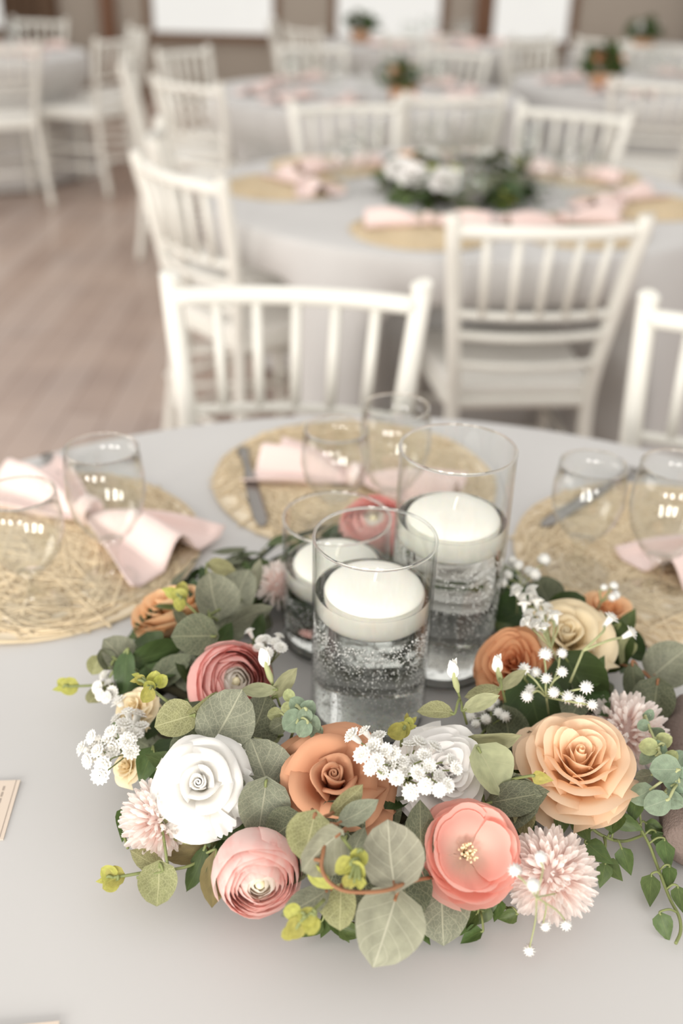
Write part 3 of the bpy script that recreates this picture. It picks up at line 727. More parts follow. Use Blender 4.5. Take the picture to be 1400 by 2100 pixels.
def build_peony(mt, heart, seed=0):
    r = random.Random(seed); P = []; a0 = r.uniform(0, 6)
    def pet(phi, rad, z1, half, lean, notch):
        def fn(u, v):
            s = v * (1 - .16 * abs(u) ** 3 - notch * math.exp(-(u * 6) ** 2)) + .012 * math.sin(u * 34 + phi * 5) * (v > .9)
            th = phi + u * half * (.62 + .38 * math.sin(PI / 2 * min(1, v / .62)))
            ra = .06 + rad * s ** .85; z = z1 * s ** 1.7 + lean * s - .05 * (1 - u * u) * v
            return (ra * math.cos(th), ra * math.sin(th), z)
        return fn
    for li, (n, rad, z1, half, lean) in enumerate(((3, .50, .30, .62, .06), (3, .66, .86, 1.2, .0), (4, .76, .86, 1.05, -.02), (4, .86, .82, 1.05, -.06), (5, .93, .72, .88, -.1), (5, .99, .56, .86, -.16), (5, 1.04, .34, .8, -.24))):
        for k in range(n):
            P.append(('petal', gridmesh('petal', pet(a0 + li * .6 + k * 2 * PI / n + r.uniform(-.1, .1), rad * r.uniform(.94, 1.06), z1 * r.uniform(.78, 1.12), half * r.uniform(.85, 1.1), lean, .10 * r.random()), 13, 8), heart if li < 1 else mt))
    ms = []
    for k in range(46):
        a = r.uniform(0, 6.28); q = .19 * math.sqrt(r.random()); x, y = q * math.cos(a), q * math.sin(a); h = r.uniform(.22, .36)
        ms.append(tube([(x * .4, y * .4, .0), (x, y, h)], .008, 4)); ms.append(([(x + .036 * a_, y + .036 * b_, h + .036 * c_) for a_, b_, c_ in ((1, 0, 0), (-1, 0, 0), (0, 1, 0), (0, -1, 0), (0, 0, 1), (0, 0, -1))], [(0, 2, 4), (2, 1, 4), (1, 3, 4), (3, 0, 4), (2, 0, 5), (1, 2, 5), (3, 1, 5), (0, 3, 5)]))
    P.append(('stamens', mesh('stamens', *merge(*ms)), M['stamen']))
    P.append(('calyx', mesh('calyx', *lathe([(.01, -.4), (.06, -.38), (.2, -.2), (.2, -.05), (.01, .0)], 16)), M['stem']))
    return P
MUMP = [gridmesh('mum_petal', (lambda b: lambda u, v: (u * (.02 + .055 * v ** 1.2) * (1 if v < .8 else math.sqrt(max(.02, 1 - ((v - .8) / .21) ** 2))), v * .56, .05 * u * u + b * (v - .4) ** 2))(b), 5, 6) for b in (.12, .3)]
def flowerframe(px, py, h, a, b, rpx, spin=0, back=.35):
    c = at(px, py, TZ + h); n = -ray(px, py).normalized(); ax = (n + R * a + U * b).normalized(); s = rpx * m_per_px(c)
    return frame(c - ax * s * back, U, ax, s, spin), s
def solid(o, th):
    md = o.modifiers.new('thickness', 'SOLIDIFY'); md.thickness = th; md.offset = 0
FL = {}
def flower(name, P, px, py, h, a, b, rpx, label, cat='flower', spin=0, th=0, group=None):
    mw, s = flowerframe(px, py, h, a, b, rpx, spin)
    t = thing(name, label, cat, mw, group)
    for nm, me, mt in P:
        o = obj(nm, me, mt, t)
        if th and nm == 'petal': solid(o, th)
    return t
def mum(px, py, h, a, b, rpx, label, n=190, seed=0):
    mw, s = flowerframe(px, py, h, a, b, rpx, 0, .45); t = thing('pompon_mum', label, 'flower', mw, 'blush pompon flowers'); r = random.Random(seed)
    for k in range(n):
        zc = 1 - 1.45 * (k + .5) / n; th = k * 2.39996 + r.uniform(-.15, .15); rr = math.sqrt(max(0, 1 - zc * zc))
        d = Vector((rr * math.cos(th), rr * math.sin(th), zc)).normalized(); L = r.uniform(.9, 1.08)
        up = Vector((0, 0, 1)) if zc < .9 else Vector((math.cos(th), math.sin(th), .2))
        nn = (up - d * up.dot(d)); nn = nn.normalized() if nn.length > 1e-4 else d.orthogonal()
        d2 = (d + Vector((r.uniform(-.12, .12), r.uniform(-.12, .12), r.uniform(-.1, .1)))).normalized()
        o = obj('petal', MUMP[k % 2], M['p_blush'], t); o.matrix_basis = frame(d * .42 * L, d2, nn, (1, L, 1))
    obj('core', mesh('core', *lathe([(.001, .5), (.25, .43), (.43, .2), (.45, -.1), (.3, -.4), (.001, -.5)], 16)), M['p_blush'], t)
    return t
roseW = build_rose(M['p_white'], None, 1, 'foam'); roseO = build_rose(M['p_orange'], None, 2, 'foam')
roseW2 = build_rose(M['p_whitesilk'], None, 3, 'silk'); roseP = build_rose(M['p_peach'], None, 4, 'silk')
flower('white_rose', roseW, 410, 1608, .078, -.12, .12, 96, 'white foam rose at front left beside grey-green leaves', spin=1.2, th=.03)
flower('terracotta_rose', roseO, 684, 1602, .074, 0, .42, 122, 'terracotta orange foam rose in the front middle', spin=.6, th=.035)
flower('white_rose', roseW2, 912, 1578, .072, .25, .38, 98, 'white silk rose behind the coral flower, under tiny white blossoms', spin=.3)
flower('peach_rose', roseP, 1185, 1560, .075, .22, .80, 118, 'large peach silk rose at front right', spin=2)
flower('pink_ranunculus', build_ranunculus(M['p_pink'], M['p_ranheart'], 5), 532, 1808, .048, .12, -.62, 90, 'pale pink ranunculus lying lowest at front left', spin=.5)
flower('coral_peony', build_peony(M['p_coral'], M['p_coralheart'], 6), 962, 1748, .058, .26, .16, 106, 'open coral flower with cream stamens at front', spin=.9)
mum(1125, 1790, .05, -.08, .1, 98, 'blush pompon flower at front right below the peach rose', 280, 1)
mum(315, 1682, .052, -.45, -.05, 88, 'blush pompon flower half behind the white front rose', 260, 2)
mum(1288, 1492, .058, .2, .35, 88, 'blush pompon flower behind the peach rose at right', 260, 3)
mum(575, 1188, .06, .2, .5, 52, 'blurred blush pompon flower behind the short vase', 130, 4)
flower('pink_ranunculus', build_ranunculus(M['p_rose'], M['p_ranheart'], 8), 480, 1398, .07, .40, .12, 84, 'deep pink ranunculus at left of the front vase', spin=1)
flower('apricot_rose', build_rose(M['p_apricot'], None, 9, 'bud'), 352, 1262, .045, -.9, 2.3, 82, 'apricot rose seen from the side at upper left of ring', spin=0)
flower('orange_rose', build_rose(M['p_deeporange'], None, 10, 'silk'), 1052, 1360, .062, -.15, .35, 76, 'deep orange rose right of the tallest vase', spin=1)
flower('cream_rose', build_rose(M['p_cream'], None, 11, 'foam'), 1160, 1308, .072, .05, .6, 92, 'cream yellow rose at right under white sprigs', spin=2, th=.03)
flower('apricot_rose', build_rose(M['p_apricot'], None, 12, 'silk'), 1248, 1250, .05, .4, .9, 52, 'small blurred apricot rose at back right of the ring', spin=2)
flower('cream_rose', build_rose(M['p_cream'], None, 13, 'foam'), 275, 1452, .05, -.6, .5, 46, 'small cream rose at left behind white sprays', spin=2)
flower('cream_rose', build_rose(M['p_cream'], None, 14, 'foam'), 258, 1572, .04, -.8, .2, 36, 'small cream rose low at left below white sprays', spin=1)
# flowers at the back of the ring, seen through the water of the tallest vase
def flower_w(name, P, x, y, h, ax, s, label, spin=0):
    t = thing(name, label, 'flower', frame((x, y, TZ + h), (0, 1, 0), ax, s, spin))
    for nm, me, mt in P: obj(nm, me, mt, t)
flower_w('white_rose', roseW2, .118, .868, .042, (0, -.25, 1), .040, 'white rose seen warped through the water of the tallest vase')
flower_w('rose_pink_ranunculus', build_ranunculus(M['p_rose'], M['p_ranheart'], 15), .035, .905, .06, (-.1, -.3, 1), .036, 'pink ranunculus behind the vases, tinting the water')

# scalloped fabric petals showing beside the white foam rose
LM['scallop'] = [gridmesh('scallop', lambda u, v: (u * .5 * (.35 + .65 * v), v * (1 - .13 * (1 - abs(math.cos(2.5 * PI * u))) * v - .16 * u * u), .10 * u * u + .04 * math.sin(7 * u) * v), 25, 6)]
wr = bpy.data.objects['white_rose']
for x_, y_, s_, a_, h_, ro in ((476, 1556, 66, 12, .078, 10), (484, 1612, 74, -8, .070, -15), (470, 1652, 70, -40, .066, 10), (452, 1688, 60, -62, .062, 0)):
    leafpx(wr, x_, y_, s_, a_, 'scallop', 'p_white', h_, 15, ro, 'scalloped_petal')
# ------------------------------------------------------------------ eucalyptus sprigs (leaf rows: px, py, size, image angle, kind, material, height, pitch, roll)
def sprig(label, rows, root, smt='stem', r=.0011, name='eucalyptus_sprig', cat='leaf sprig', trunk=None):
    c = at(root[0], root[1], TZ + root[2])
    t = thing(name, label, cat, Matrix.Translation((c.x, c.y, TZ)))
    paths = []
    tr = [at(x, y, TZ + h) for x, y, h in trunk] if trunk else None
    if tr: paths.append([c] + tr)
    sm = bez([c] + tr, 6) if tr else [c]
    for row in rows:
        b, e = leafpx(t, *row)
        near = min(sm, key=lambda q: (q - b).length)
        if (near - b).length > .002: paths.append([near, (near + b) / 2 + Vector((0, 0, .002)), b, b + (e - b) * .12])
    o = stem_obj(t, paths, smt, 'stem', r); o.matrix_basis = parent_inv(t) @ Matrix.Identity(4)
    return t
sprig('sage eucalyptus sprig in front of the apricot rose, upper left', [
    (456, 1162, 78, 5, 'oval', 'olive', .085, 35, 20), (437, 1225, 104, 100, 'round', 'sage', .085, -10, 25), (490, 1212, 98, 70, 'round', 'sage', .075, 0, -30),
    (524, 1182, 78, 82, 'oval', 'palesage', .08, 0, 50), (397, 1304, 92, 182, 'round', 'sagedark', .085, 10, 15), (508, 1262, 110, 28, 'oval', 'sage', .07, 0, 40),
    (470, 1285, 80, 40, 'round', 'sage', .06, 20, 40), (455, 1312, 84, 55, 'oval', 'green', .07, 0, 30), (530, 1290, 70, 60, 'oval', 'green', .06, 20, -30)], (445, 1335, .04), trunk=[(435, 1290, .07), (428, 1262, .078)])
sprig('dark eucalyptus sprig reaching out at far left of ring', [
    (240, 1338, 78, 140, 'round', 'sage', .055, 20, 20), (214, 1352, 44, 120, 'round', 'sagedark', .055, 0, 30), (256, 1378, 96, 262, 'oval', 'green', .05, 0, 30),
    (202, 1422, 62, 250, 'round', 'olive', .035, 30, 40), (325, 1342, 130, 12, 'oval', 'green', .055, -10, 20), (300, 1390, 110, 215, 'lance', 'green', .045, 10, 0),
    (196, 1365, 40, 250, 'round', 'olive', .045, 0, 0), (350, 1375, 110, 30, 'oval', 'sagedark', .05, 10, -20)], (330, 1400, .03), trunk=[(260, 1365, .05), (228, 1345, .055)])
sprig('veined sage leaves between pink ranunculus and white rose', [
    (466, 1472, 128, 62, 'round', 'sage', .098, -8, -10), (357, 1477, 84, 195, 'round', 'olive', .095, 0, 20), (415, 1448, 84, 32, 'oval', 'olive', .1, 0, 45),
    (528, 1478, 116, 65, 'round', 'sagedark', .08, 0, -35), (388, 1532, 88, 200, 'round', 'sagedark', .07, 10, 20), (400, 1490, 96, 300, 'round', 'sagedark', .075, 0, 0), (545, 1520, 70, 200, 'oval', 'olive', .06, 0, 20)],
    (450, 1545, .05), trunk=[(415, 1490, .09), (385, 1462, .093)])
sprig('large grey-green leaves between white and terracotta roses', [
    (536, 1572, 124, 110, 'round', 'sage', .075, 0, 8), (538, 1658, 112, 262, 'round', 'sage', .066, 0, -10), (580, 1700, 84, 215, 'round', 'sagedark', .062, 0, 20),
    (555, 1538, 90, 150, 'oval', 'palegreen', .075, 0, 60)], (560, 1620, .04))
sprig('front eucalyptus sprig on a brown twig, hanging over the edge', [
    (634, 1716, 96, 255, 'round', 'olive', .092, -5, 10), (654, 1744, 112, 212, 'round', 'palesage', .098, 15, -35), (712, 1642, 92, 38, 'oval', 'olive', .1, 0, 25),
    (734, 1668, 98, 32, 'oval', 'sage', .098, -10, -25), (800, 1752, 134, 95, 'round', 'palesage', .09, -8, 12), (792, 1905, 150, 252, 'round', 'palesage', .05, 10, -8),
    (906, 1868, 128, 272, 'round', 'sage', .022, 10, 5), (862, 1706, 128, 92, 'oval', 'sagedark', .07, 0, 8), (730, 1735, 84, 68, 'oval', 'sage', .08, 0, 20),
    (628, 1852, 116, 212, 'oval', 'sage', .06, 5, 20), (697, 1862, 86, 268, 'round', 'olive', .055, 5, 25), (655, 1798, 74, 310, 'oval', 'lime', .085, 0, 30)],
    (640, 1660, .075), 'twig', .0013, trunk=[(664, 1720, .098), (660, 1785, .092), (700, 1825, .086), (780, 1828, .085), (830, 1812, .08)])
sprig('dark veined leaves under the terracotta rose', [
    (765, 1650, 130, 60, 'round', 'sagedark', .05, 0, 0), (690, 1770, 110, 250, 'round', 'sagedark', .055, 0, 10), (750, 1840, 116, 270, 'round', 'sagedark', .04, 0, -10),
    (600, 1770, 100, 220, 'round', 'sagedark', .045, 0, 20), (830, 1830, 120, 280, 'round', 'sagedark', .04, 0, 0), (700, 1700, 110, 300, 'round', 'sagedark', .06, 0, 0)], (720, 1700, .04))
sprig('olive leaves trailing from under the left pompon flower', [
    (325, 1815, 84, 268, 'round', 'olive', .03, 5, 8), (302, 1765, 84, 152, 'oval', 'olive', .035, 0, 20), (388, 1752, 96, 185, 'oval', 'brownolive', .035, 0, 20),
    (404, 1782, 96, 250, 'oval', 'green', .035, 0, 40), (440, 1802, 112, 268, 'oval', 'brownolive', .035, 0, 15), (372, 1700, 100, 330, 'oval', 'olive', .05, 0, 30), (470, 1690, 70, 330, 'round', 'green', .055, 0, 0)],
    (450, 1720, .03), trunk=[(400, 1770, .035), (345, 1785, .035), (280, 1800, .032)])
sprig('broad leaves around the white silk rose', [
    (1060, 1636, 136, 10, 'oval', 'sagedark', .065, 0, 5, 'leaf', 0), (1052, 1640, 120, 8, 'round', 'sagedark', .06, 20, 0), (1006, 1580, 104, 300, 'round', 'palegreen', .08, 0, -30), (1012, 1518, 112, 4, 'oval', 'palegreen', .085, 10, 45),
    (1075, 1690, 70, 270, 'teardrop', 'olive', .05, 0, 0), (1040, 1490, 90, 100, 'round', 'sagedark', .05, 0, 0), (1112, 1595, 46, 350, 'teardrop', 'lime', .085, 0, 20)], (985, 1620, .05))
sprig('dark green leaves at right between cream and peach roses', [
    (1190, 1402, 130, 300, 'round', 'green', .06, 0, 10), (1095, 1450, 130, 285, 'round', 'green', .055, 0, -10), (1165, 1248, 84, 30, 'round', 'green', .065, 0, 10), (1115, 1218, 78, 120, 'round', 'sagedark', .06, 0, 20),
    (1060, 1260, 110, 200, 'round', 'green', .05, 0, 0), (1250, 1330, 110, 250, 'round', 'green', .05, 0, 20), (1290, 1270, 52, 60, 'teardrop', 'ivy', .06, 0, 0), (1282, 1335, 60, 250, 'teardrop', 'olive', .055, 0, 0),
    (1045, 1205, 90, 110, 'oval', 'green', .05, 0, 0), (1310, 1345, 60, 340, 'lance', 'green', .045, 0, 0), (1225, 1420, 80, 300, 'round', 'sagedark', .05, 0, 30), (1050, 1300, 100, 150, 'lance', 'ivy', .05, 0, 0)],
    (1170, 1350, .03))
sprig('eucalyptus sprig on a brown twig at right edge', [
    (1372, 1358, 100, 40, 'round', 'sage', .05, 0, 5), (1342, 1440, 92, 262, 'round', 'sagedark', .045, 0, 10), (1300, 1402, 92, 275, 'oval', 'sagedark', .05, 0, 20)],
    (1270, 1362, .045), 'twig', .0013, trunk=[(1310, 1375, .05), (1345, 1402, .05), (1385, 1430, .045)])
sprig('dark leaves behind the orange and cream roses', [
    (1010, 1470, 80, 60, 'oval', 'sagedark', .05, 0, 0), (1120, 1330, 70, 150, 'round', 'green', .05, 0, 0), (1300, 1320, 80, 300, 'oval', 'green', .04, 0, 0), (1230, 1290, 80, 60, 'oval', 'green', .05, 0, 0)], (1130, 1380, .03))
# sprigs with a closed white bud
def budsprig(label, root, bud, leaves):
    t = sprig(label, leaves, root, 'stem', .001, trunk=[((root[0] + bud[0]) / 2, (root[1] + bud[1]) / 2, (root[2] + bud[2]) / 2), bud])
    b = at(*bud[:2], TZ + bud[2]); a = at(root[0], root[1], TZ + root[2]); d = (b - a).normalized()
    nk = obj('bud_neck', mesh('bud_neck', *lathe([(.0012, -.012), (.0026, -.006), (.0022, .002), (.001, .006)], 10)), M['palestem'], t, frame(b, R, d))
    for k in range(4):
        q = k * PI / 2 + .4; pr = (R * math.cos(q) + d.cross(R) * math.sin(q))
        obj('bud_petal', LM['oval'][0], M['floret'], t, frame(b, d + pr * (.5 if k else .15), pr, .017))
budsprig('thin sprig with white bud in front of the tallest vase', (957, 1485, .075), (932, 1392, .115), [(893, 1458, 78, 172, 'oval', 'olive', .1, 0, 30), (985, 1440, 84, 25, 'oval', 'palegreen', .102, 0, 40)])
budsprig('thin sprig with white bud beside the orange rose', (1036, 1440, .07), (1022, 1380, .098), [(990, 1422, 78, 195, 'oval', 'olive', .09, 0, 30), (1048, 1392, 72, 40, 'oval', 'palegreen', .092, 0, 45)])
budsprig('white bud sprig in front of the deep pink ranunculus', (575, 1450, .085), (548, 1372, .108), [(530, 1418, 76, 185, 'oval', 'palegreen', .1, 0, 40), (580, 1400, 84, 55, 'oval', 'palegreen', .1, 0, 40)])
# blue-green baby eucalyptus
def babyeuc(label, rows, root, trunk, mt='bluegreen'):
    return sprig(label, [(x, y, s, a, 'round', m or mt, h, pt, rl_) for x, y, s, a, m, h, pt, rl_ in rows], root, 'palestem', .0011, 'baby_eucalyptus', trunk=trunk)
babyeuc('frosted blue-green baby eucalyptus sprig at right edge', [
    (1330, 1465, 26, 40, None, .075, 0, 30), (1318, 1488, 26, 200, None, .075, 0, 0), (1348, 1498, 32, 20, None, .075, 20, 40), (1362, 1518, 34, 20, 'palelime', .075, 0, 0), (1328, 1532, 38, 170, 'palelime', .075, 0, 10),
    (1345, 1540, 42, 220, None, .073, 0, 10), (1376, 1550, 30, 40, 'palelime', .075, 0, 20), (1328, 1556, 40, 200, None, .07, 0, 40), (1362, 1578, 60, 180, None, .075, 0, 10), (1392, 1560, 48, 50, None, .07, 0, 0),
    (1388, 1600, 56, 300, None, .07, 0, 0), (1314, 1630, 52, 210, None, .06, 0, 20), (1345, 1648, 54, 200, None, .062, 0, 0), (1382, 1640, 46, 320, None, .06, 0, 30), (1396, 1625, 50, 280, None, .065, 0, 10), (1320, 1592, 36, 190, 'sage', .06, 0, 30)],
    (1400, 1640, .05), [(1385, 1600, .07), (1355, 1548, .075), (1335, 1500, .076), (1324, 1470, .076)])
babyeuc('small frosted eucalyptus sprig touching the front vase', [
    (608, 1444, 36, 140, None, .1, 0, 10), (632, 1452, 36, 60, None, .1, 0, 0), (625, 1470, 32, 260, None, .1, 0, 0), (600, 1480, 50, 220, None, .095, 0, 0), (640, 1486, 40, 320, None, .095, 0, 10), (622, 1496, 36, 240, None, .095, 0, 0),
    (648, 1502, 32, 290, None, .09, 0, 0), (592, 1425, 26, 100, 'palelime', .098, 0, 0), (588, 1452, 26, 200, 'palelime', .095, 0, 0), (562, 1465, 30, 190, 'olive', .09, 0, 0), (568, 1490, 36, 210, 'sagedark', .085, 0, 0)],
    (590, 1530, .05), [(605, 1490, .09), (620, 1460, .1)])
# lime new-growth tips
def limetip(label, root, pts):
    rows = []
    for x, y, s, a, h in pts: rows.append((x, y, s, a, 'round' if s > 22 else 'teardrop', 'lime', h, 0, random.uniform(-30, 30)))
    sprig(label, rows, root, 'stem', .0012, 'new_growth_tip', 'leaf sprig', trunk=[(pts[0][0], pts[0][1], pts[0][4])])
limetip('lime green leaf tip left of the pink ranunculus', (345, 1440, .09), [(305, 1408, 26, 130, .1), (318, 1392, 34, 80, .1), (300, 1425, 34, 240, .1), (286, 1395, 24, 150, .1), (278, 1385, 18, 170, .1), (274, 1396, 16, 190, .1), (330, 1395, 30, 40, .1)])
limetip('lime green leaf tip in front of the apricot rose', (408, 1262, .08), [(366, 1222, 34, 150, .09), (350, 1214, 28, 170, .09), (374, 1208, 32, 90, .09), (340, 1210, 20, 170, .09), (368, 1240, 28, 260, .09)])
limetip('lime green leaf tip hanging below the terracotta rose', (700, 1715, .1), [(735, 1762, 40, 250, .098), (705, 1778, 42, 200, .098), (730, 1790, 44, 300, .097), (738, 1812, 24, 280, .096), (722, 1815, 20, 240, .096), (745, 1808, 18, 320, .096), (712, 1808, 24, 240, .096)])
limetip('lime green leaf tip rising before the front vase', (822, 1530, .08), [(826, 1495, 34, 60, .1), (812, 1500, 38, 200, .1), (838, 1482, 24, 70, .1), (848, 1476, 18, 40, .1), (834, 1470, 18, 90, .1), (845, 1490, 20, 10, .1)])
limetip('lime green leaf tip out on the cloth at lower left', (300, 1788, .03), [(232, 1800, 44, 190, .03), (222, 1790, 36, 150, .032), (226, 1814, 34, 210, .028), (206, 1806, 20, 200, .028)])
limetip('lime green leaf tip over the pale pink ranunculus', (665, 1845, .07), [(628, 1880, 40, 200, .07), (605, 1905, 44, 230, .065), (640, 1900, 38, 250, .066), (598, 1870, 36, 170, .07), (590, 1915, 30, 200, .062)])
limetip('lime green leaf tip reaching out at far left', (200, 1405, .035), [(140, 1408, 38, 190, .035), (128, 1400, 24, 160, .036), (118, 1412, 22, 190, .034)])

# ------------------------------------------------------------------ gypsophila
def floret_ball():
    V, Fc = lathe([(.001, -.6), (.42, -.45), (.6, -.1), (.5, .38), (.001, .6)], 10); V = [Vector(v) for v in V]; n = 44
    for k in range(n):
        z = 1 - 1.8 * (k + .5) / n; th = k * 2.39996; rr = math.sqrt(1 - z * z); d = Vector((rr * math.cos(th), rr * math.sin(th), z)); a = d.orthogonal().normalized(); b = d.cross(a); o = len(V)
        V += [d * .45 + a * .2, d * .45 - a * .1 + b * .18, d * .45 - a * .1 - b * .18, d * 1.02]; Fc += [(o, o + 3, o + 1), (o + 1, o + 3, o + 2), (o + 2, o + 3, o)]
    return mesh('floret_ball', V, Fc)
def floret_fan():
    ms = [lathe([(.12, -1.3), (.26, -1.0), (.34, -.45), (.42, -.05), (.05, .12)], 8)]
    for ring, (n, rr, zt) in enumerate(((13, 1.0, .12), (11, .72, .38), (6, .4, .55))):
        for k in range(n):
            q = k * 2 * PI / n + ring * .2; w = PI / n * 1.15
            c, s_ = math.cos(q), math.sin(q); c1, s1 = math.cos(q + w), math.sin(q + w); c0, s0 = math.cos(q - w), math.sin(q - w)
            ms.append(([(.15 * c, .15 * s_, -.1), (rr * .78 * c0, rr * .78 * s0, zt * .8), (rr * .78 * c1, rr * .78 * s1, zt * .8), (rr * c, rr * s_, zt), (rr * .75 * c, rr * .75 * s_, zt + .1)], [(0, 1, 4), (0, 4, 2), (1, 3, 4), (4, 3, 2)]))
    return mesh('floret_fan', *merge(*ms))
FB, FF = floret_ball(), floret_fan(); FB.materials.append(M['floret']); FF.materials.append(M['floret'])
def gyp(label, root, pts, kind, size, mt='stem', r=.0006, mid=None):
    """pts: px, py, height"""
    c = at(root[0], root[1], TZ + root[2]); t = thing('gypsophila_spray', label, 'flower spray', Matrix.Translation((c.x, c.y, TZ)))
    hub = at(mid[0], mid[1], TZ + mid[2]) if mid else c; paths = [[c, hub]] if mid else []
    for x, y, h in pts:
        p_ = at(x, y, TZ + h); s = size * m_per_px(p_) * random.uniform(.85, 1.12); d = (p_ - hub).normalized() + Vector((0, -.3, .5)) + Vector((random.uniform(-.4, .4), random.uniform(-.4, .4), 0))
        d.normalize(); obj('floret', FB if kind == 'ball' else FF, M['floret'], t, frame(p_, R, d, s, random.uniform(0, 6)))
        mdp = hub * .45 + p_ * .55 + Vector((random.uniform(-.004, .004), random.uniform(-.004, .004), .003)); paths.append([hub, mdp, p_ - d * s * (1.1 if kind == 'fan' else .6)])
    ms = [tube(bez(q, 4), r, 5) for q in paths]
    o = obj('stem', mesh('stem', *merge(*ms)), M[mt], t); o.matrix_basis = parent_inv(t) @ Matrix.Identity(4)
gyp('fringed white gypsophila spray over the white silk rose', (840, 1635, .06), [(x, y, .105 + random.uniform(-.008, .008)) for x, y in
    ((722, 1508), (748, 1500), (742, 1548), (775, 1512), (765, 1530), (790, 1538), (772, 1560), (800, 1568), (838, 1528), (860, 1522), (890, 1532), (830, 1580), (812, 1595), (856, 1585), (880, 1570), (900, 1592), (925, 1560), (935, 1575),
     (842, 1625), (872, 1612), (900, 1620), (918, 1610), (805, 1545), (825, 1560), (850, 1560), (870, 1548), (785, 1585), (760, 1575))], 'fan', 19, mid=(835, 1600, .085))
gyp('fringed white gypsophila spray at far left of the ring', (310, 1560, .035), [(x, y, .055 + random.uniform(-.012, .012)) for x, y in
    ((188, 1512), (200, 1540), (180, 1560), (212, 1570), (228, 1500), (240, 1475), (262, 1462), (250, 1500), (232, 1535), (262, 1520), (282, 1468), (290, 1490), (268, 1540), (205, 1590), (245, 1440), (255, 1485), (275, 1505), (220, 1520), (196, 1525), (170, 1535))], 'fan', 20, mid=(265, 1545, .045))
gyp('white gypsophila spray by the short vase', (560, 1390, .05), [(x, y, .085) for x, y in ((512, 1296), (545, 1310), (562, 1318), (530, 1328), (548, 1340), (572, 1305), (575, 1328), (535, 1312))], 'fan', 15, mid=(556, 1360, .07))
gyp('white gypsophila spray above the cream rose', (1150, 1370, .07), [(x, y, .1) for x, y in ((1090, 1222), (1075, 1240), (1100, 1235), (1120, 1245), (1085, 1258), (1108, 1262), (1130, 1258), (1078, 1275), (1095, 1278), (1115, 1285), (1138, 1262), (1072, 1225), (1090, 1210), (1100, 1280), (1060, 1215))], 'fan', 16, 'palestem', mid=(1130, 1330, .09))
gyp('white button blossoms on stems behind the peach rose', (1125, 1470, .05), [(x, y, h) for x, y, h in ((1118, 1342, .1), (1152, 1340, .1), (1152, 1378, .1), (1075, 1372, .095), (1098, 1380, .09), (1120, 1392, .095), (1080, 1428, .09), (1135, 1420, .095), (1202, 1410, .1), (1165, 1430, .09), (1188, 1438, .09), (1214, 1446, .092), (1087, 1414, .085))], 'ball', 15.5, 'palestem', .0009, mid=(1120, 1430, .08))
gyp('two white blossoms on forked stems over cream rose', (1168, 1400, .08), [(1252, 1268, .105), (1293, 1298, .1)], 'fan', 17, 'palestem', .0011, mid=(1195, 1335, .1))
gyp('blurred white gypsophila spray right of the tallest vase', (1060, 1260, .05), [(x, y, .085) for x, y in ((1040, 1180), (1058, 1208), (1062, 1160), (1085, 1172), (1115, 1148), (1095, 1178), (1050, 1150), (1030, 1195))], 'ball', 15, 'palestem', mid=(1060, 1220, .07))
gyp('white blossoms scattered over the front pompon flower', (1150, 1830, .03), [(1108, 1758, .105), (1056, 1785, .09), (1093, 1815, .1), (1118, 1898, .03), (1160, 1896, .03), (1085, 1948, .012)], 'ball', 16, 'palestem', .0006, mid=(1100, 1840, .085))
gyp('white gypsophila spray between white silk and orange roses', (1010, 1500, .03), [(x, y, .06) for x, y in ((965, 1470), (985, 1455), (1005, 1450), (1022, 1462), (995, 1475), (1035, 1470), (1015, 1440), (975, 1485))], 'ball', 13, mid=(1005, 1488, .05))
gyp('blurred white gypsophila spray behind the left eucalyptus', (250, 1440, .03), [(x, y, .04) for x, y in ((215, 1385), (235, 1380), (225, 1400), (205, 1425), (218, 1430), (230, 1420), (240, 1395), (200, 1410))], 'fan', 15, mid=(240, 1420, .035))
gyp('pale seed blossoms at back right of the ring', (1218, 1262, .05), [(1238, 1205, .085), (1258, 1202, .085), (1255, 1225, .085), (1262, 1220, .083)], 'ball', 11, 'palestem', .0009, mid=(1232, 1235, .075))

# ------------------------------------------------------------------ ivy trailing on the cloth, small leaves under the front rim
def vine(label, path, leaves, r=.0012):
    P = [at(x, y, TZ + h) for x, y, h in path]; t = thing('trailing_ivy', label, 'ivy', Matrix.Translation((P[0].x, P[0].y, TZ)))
    sm = bez(P, 8); paths = [tube(sm, r, 6)]
    for x, y, s, a, h in leaves:
        b, e = leafpx(t, x, y, s, a, 'teardrop', 'ivy', h, random.uniform(-15, 15), random.uniform(-35, 35))
        near = min(sm, key=lambda q: (q - b).length); paths.append(tube(bez([near, (near + b) / 2 + Vector((0, 0, .003)), b, b + (e - b) * .1], 4), r * .7, 5))
    o = obj('stem', mesh('stem', *merge(*paths)), M['stem'], t); o.matrix_basis = parent_inv(t) @ Matrix.Identity(4)
vine('trailing ivy vine hanging to the lower right corner', [(1270, 1640, .04), (1302, 1682, .03), (1330, 1730, .022), (1345, 1770, .016), (1372, 1840, .012), (1392, 1880, .01), (1395, 1910, .008), (1385, 1935, .007)],
     [(1333, 1826, 66, 262, .012), (1356, 1730, 56, 290, .02), (1366, 1752, 64, 280, .02), (1372, 1800, 50, 275, .016), (1362, 1902, 62, 285, .008), (1394, 1845, 54, 280, .012), (1345, 1700, 50, 330, .025)])
vine('ivy vine with pointed leaves beside the front pompon flower', [(1180, 1660, .045), (1215, 1700, .035), (1245, 1718, .028), (1280, 1725, .022), (1320, 1712, .02)],
     [(1228, 1750, 70, 320, .03), (1284, 1766, 58, 290, .022), (1236, 1795, 54, 260, .018), (1258, 1785, 54, 310, .018), (1195, 1700, 60, 300, .04), (1262, 1690, 56, 250, .04), (1238, 1680, 60, 300, .045), (1290, 1690, 60, 330, .035), (1150, 1690, 60, 280, .045), (1300, 1660, 60, 260, .04)])
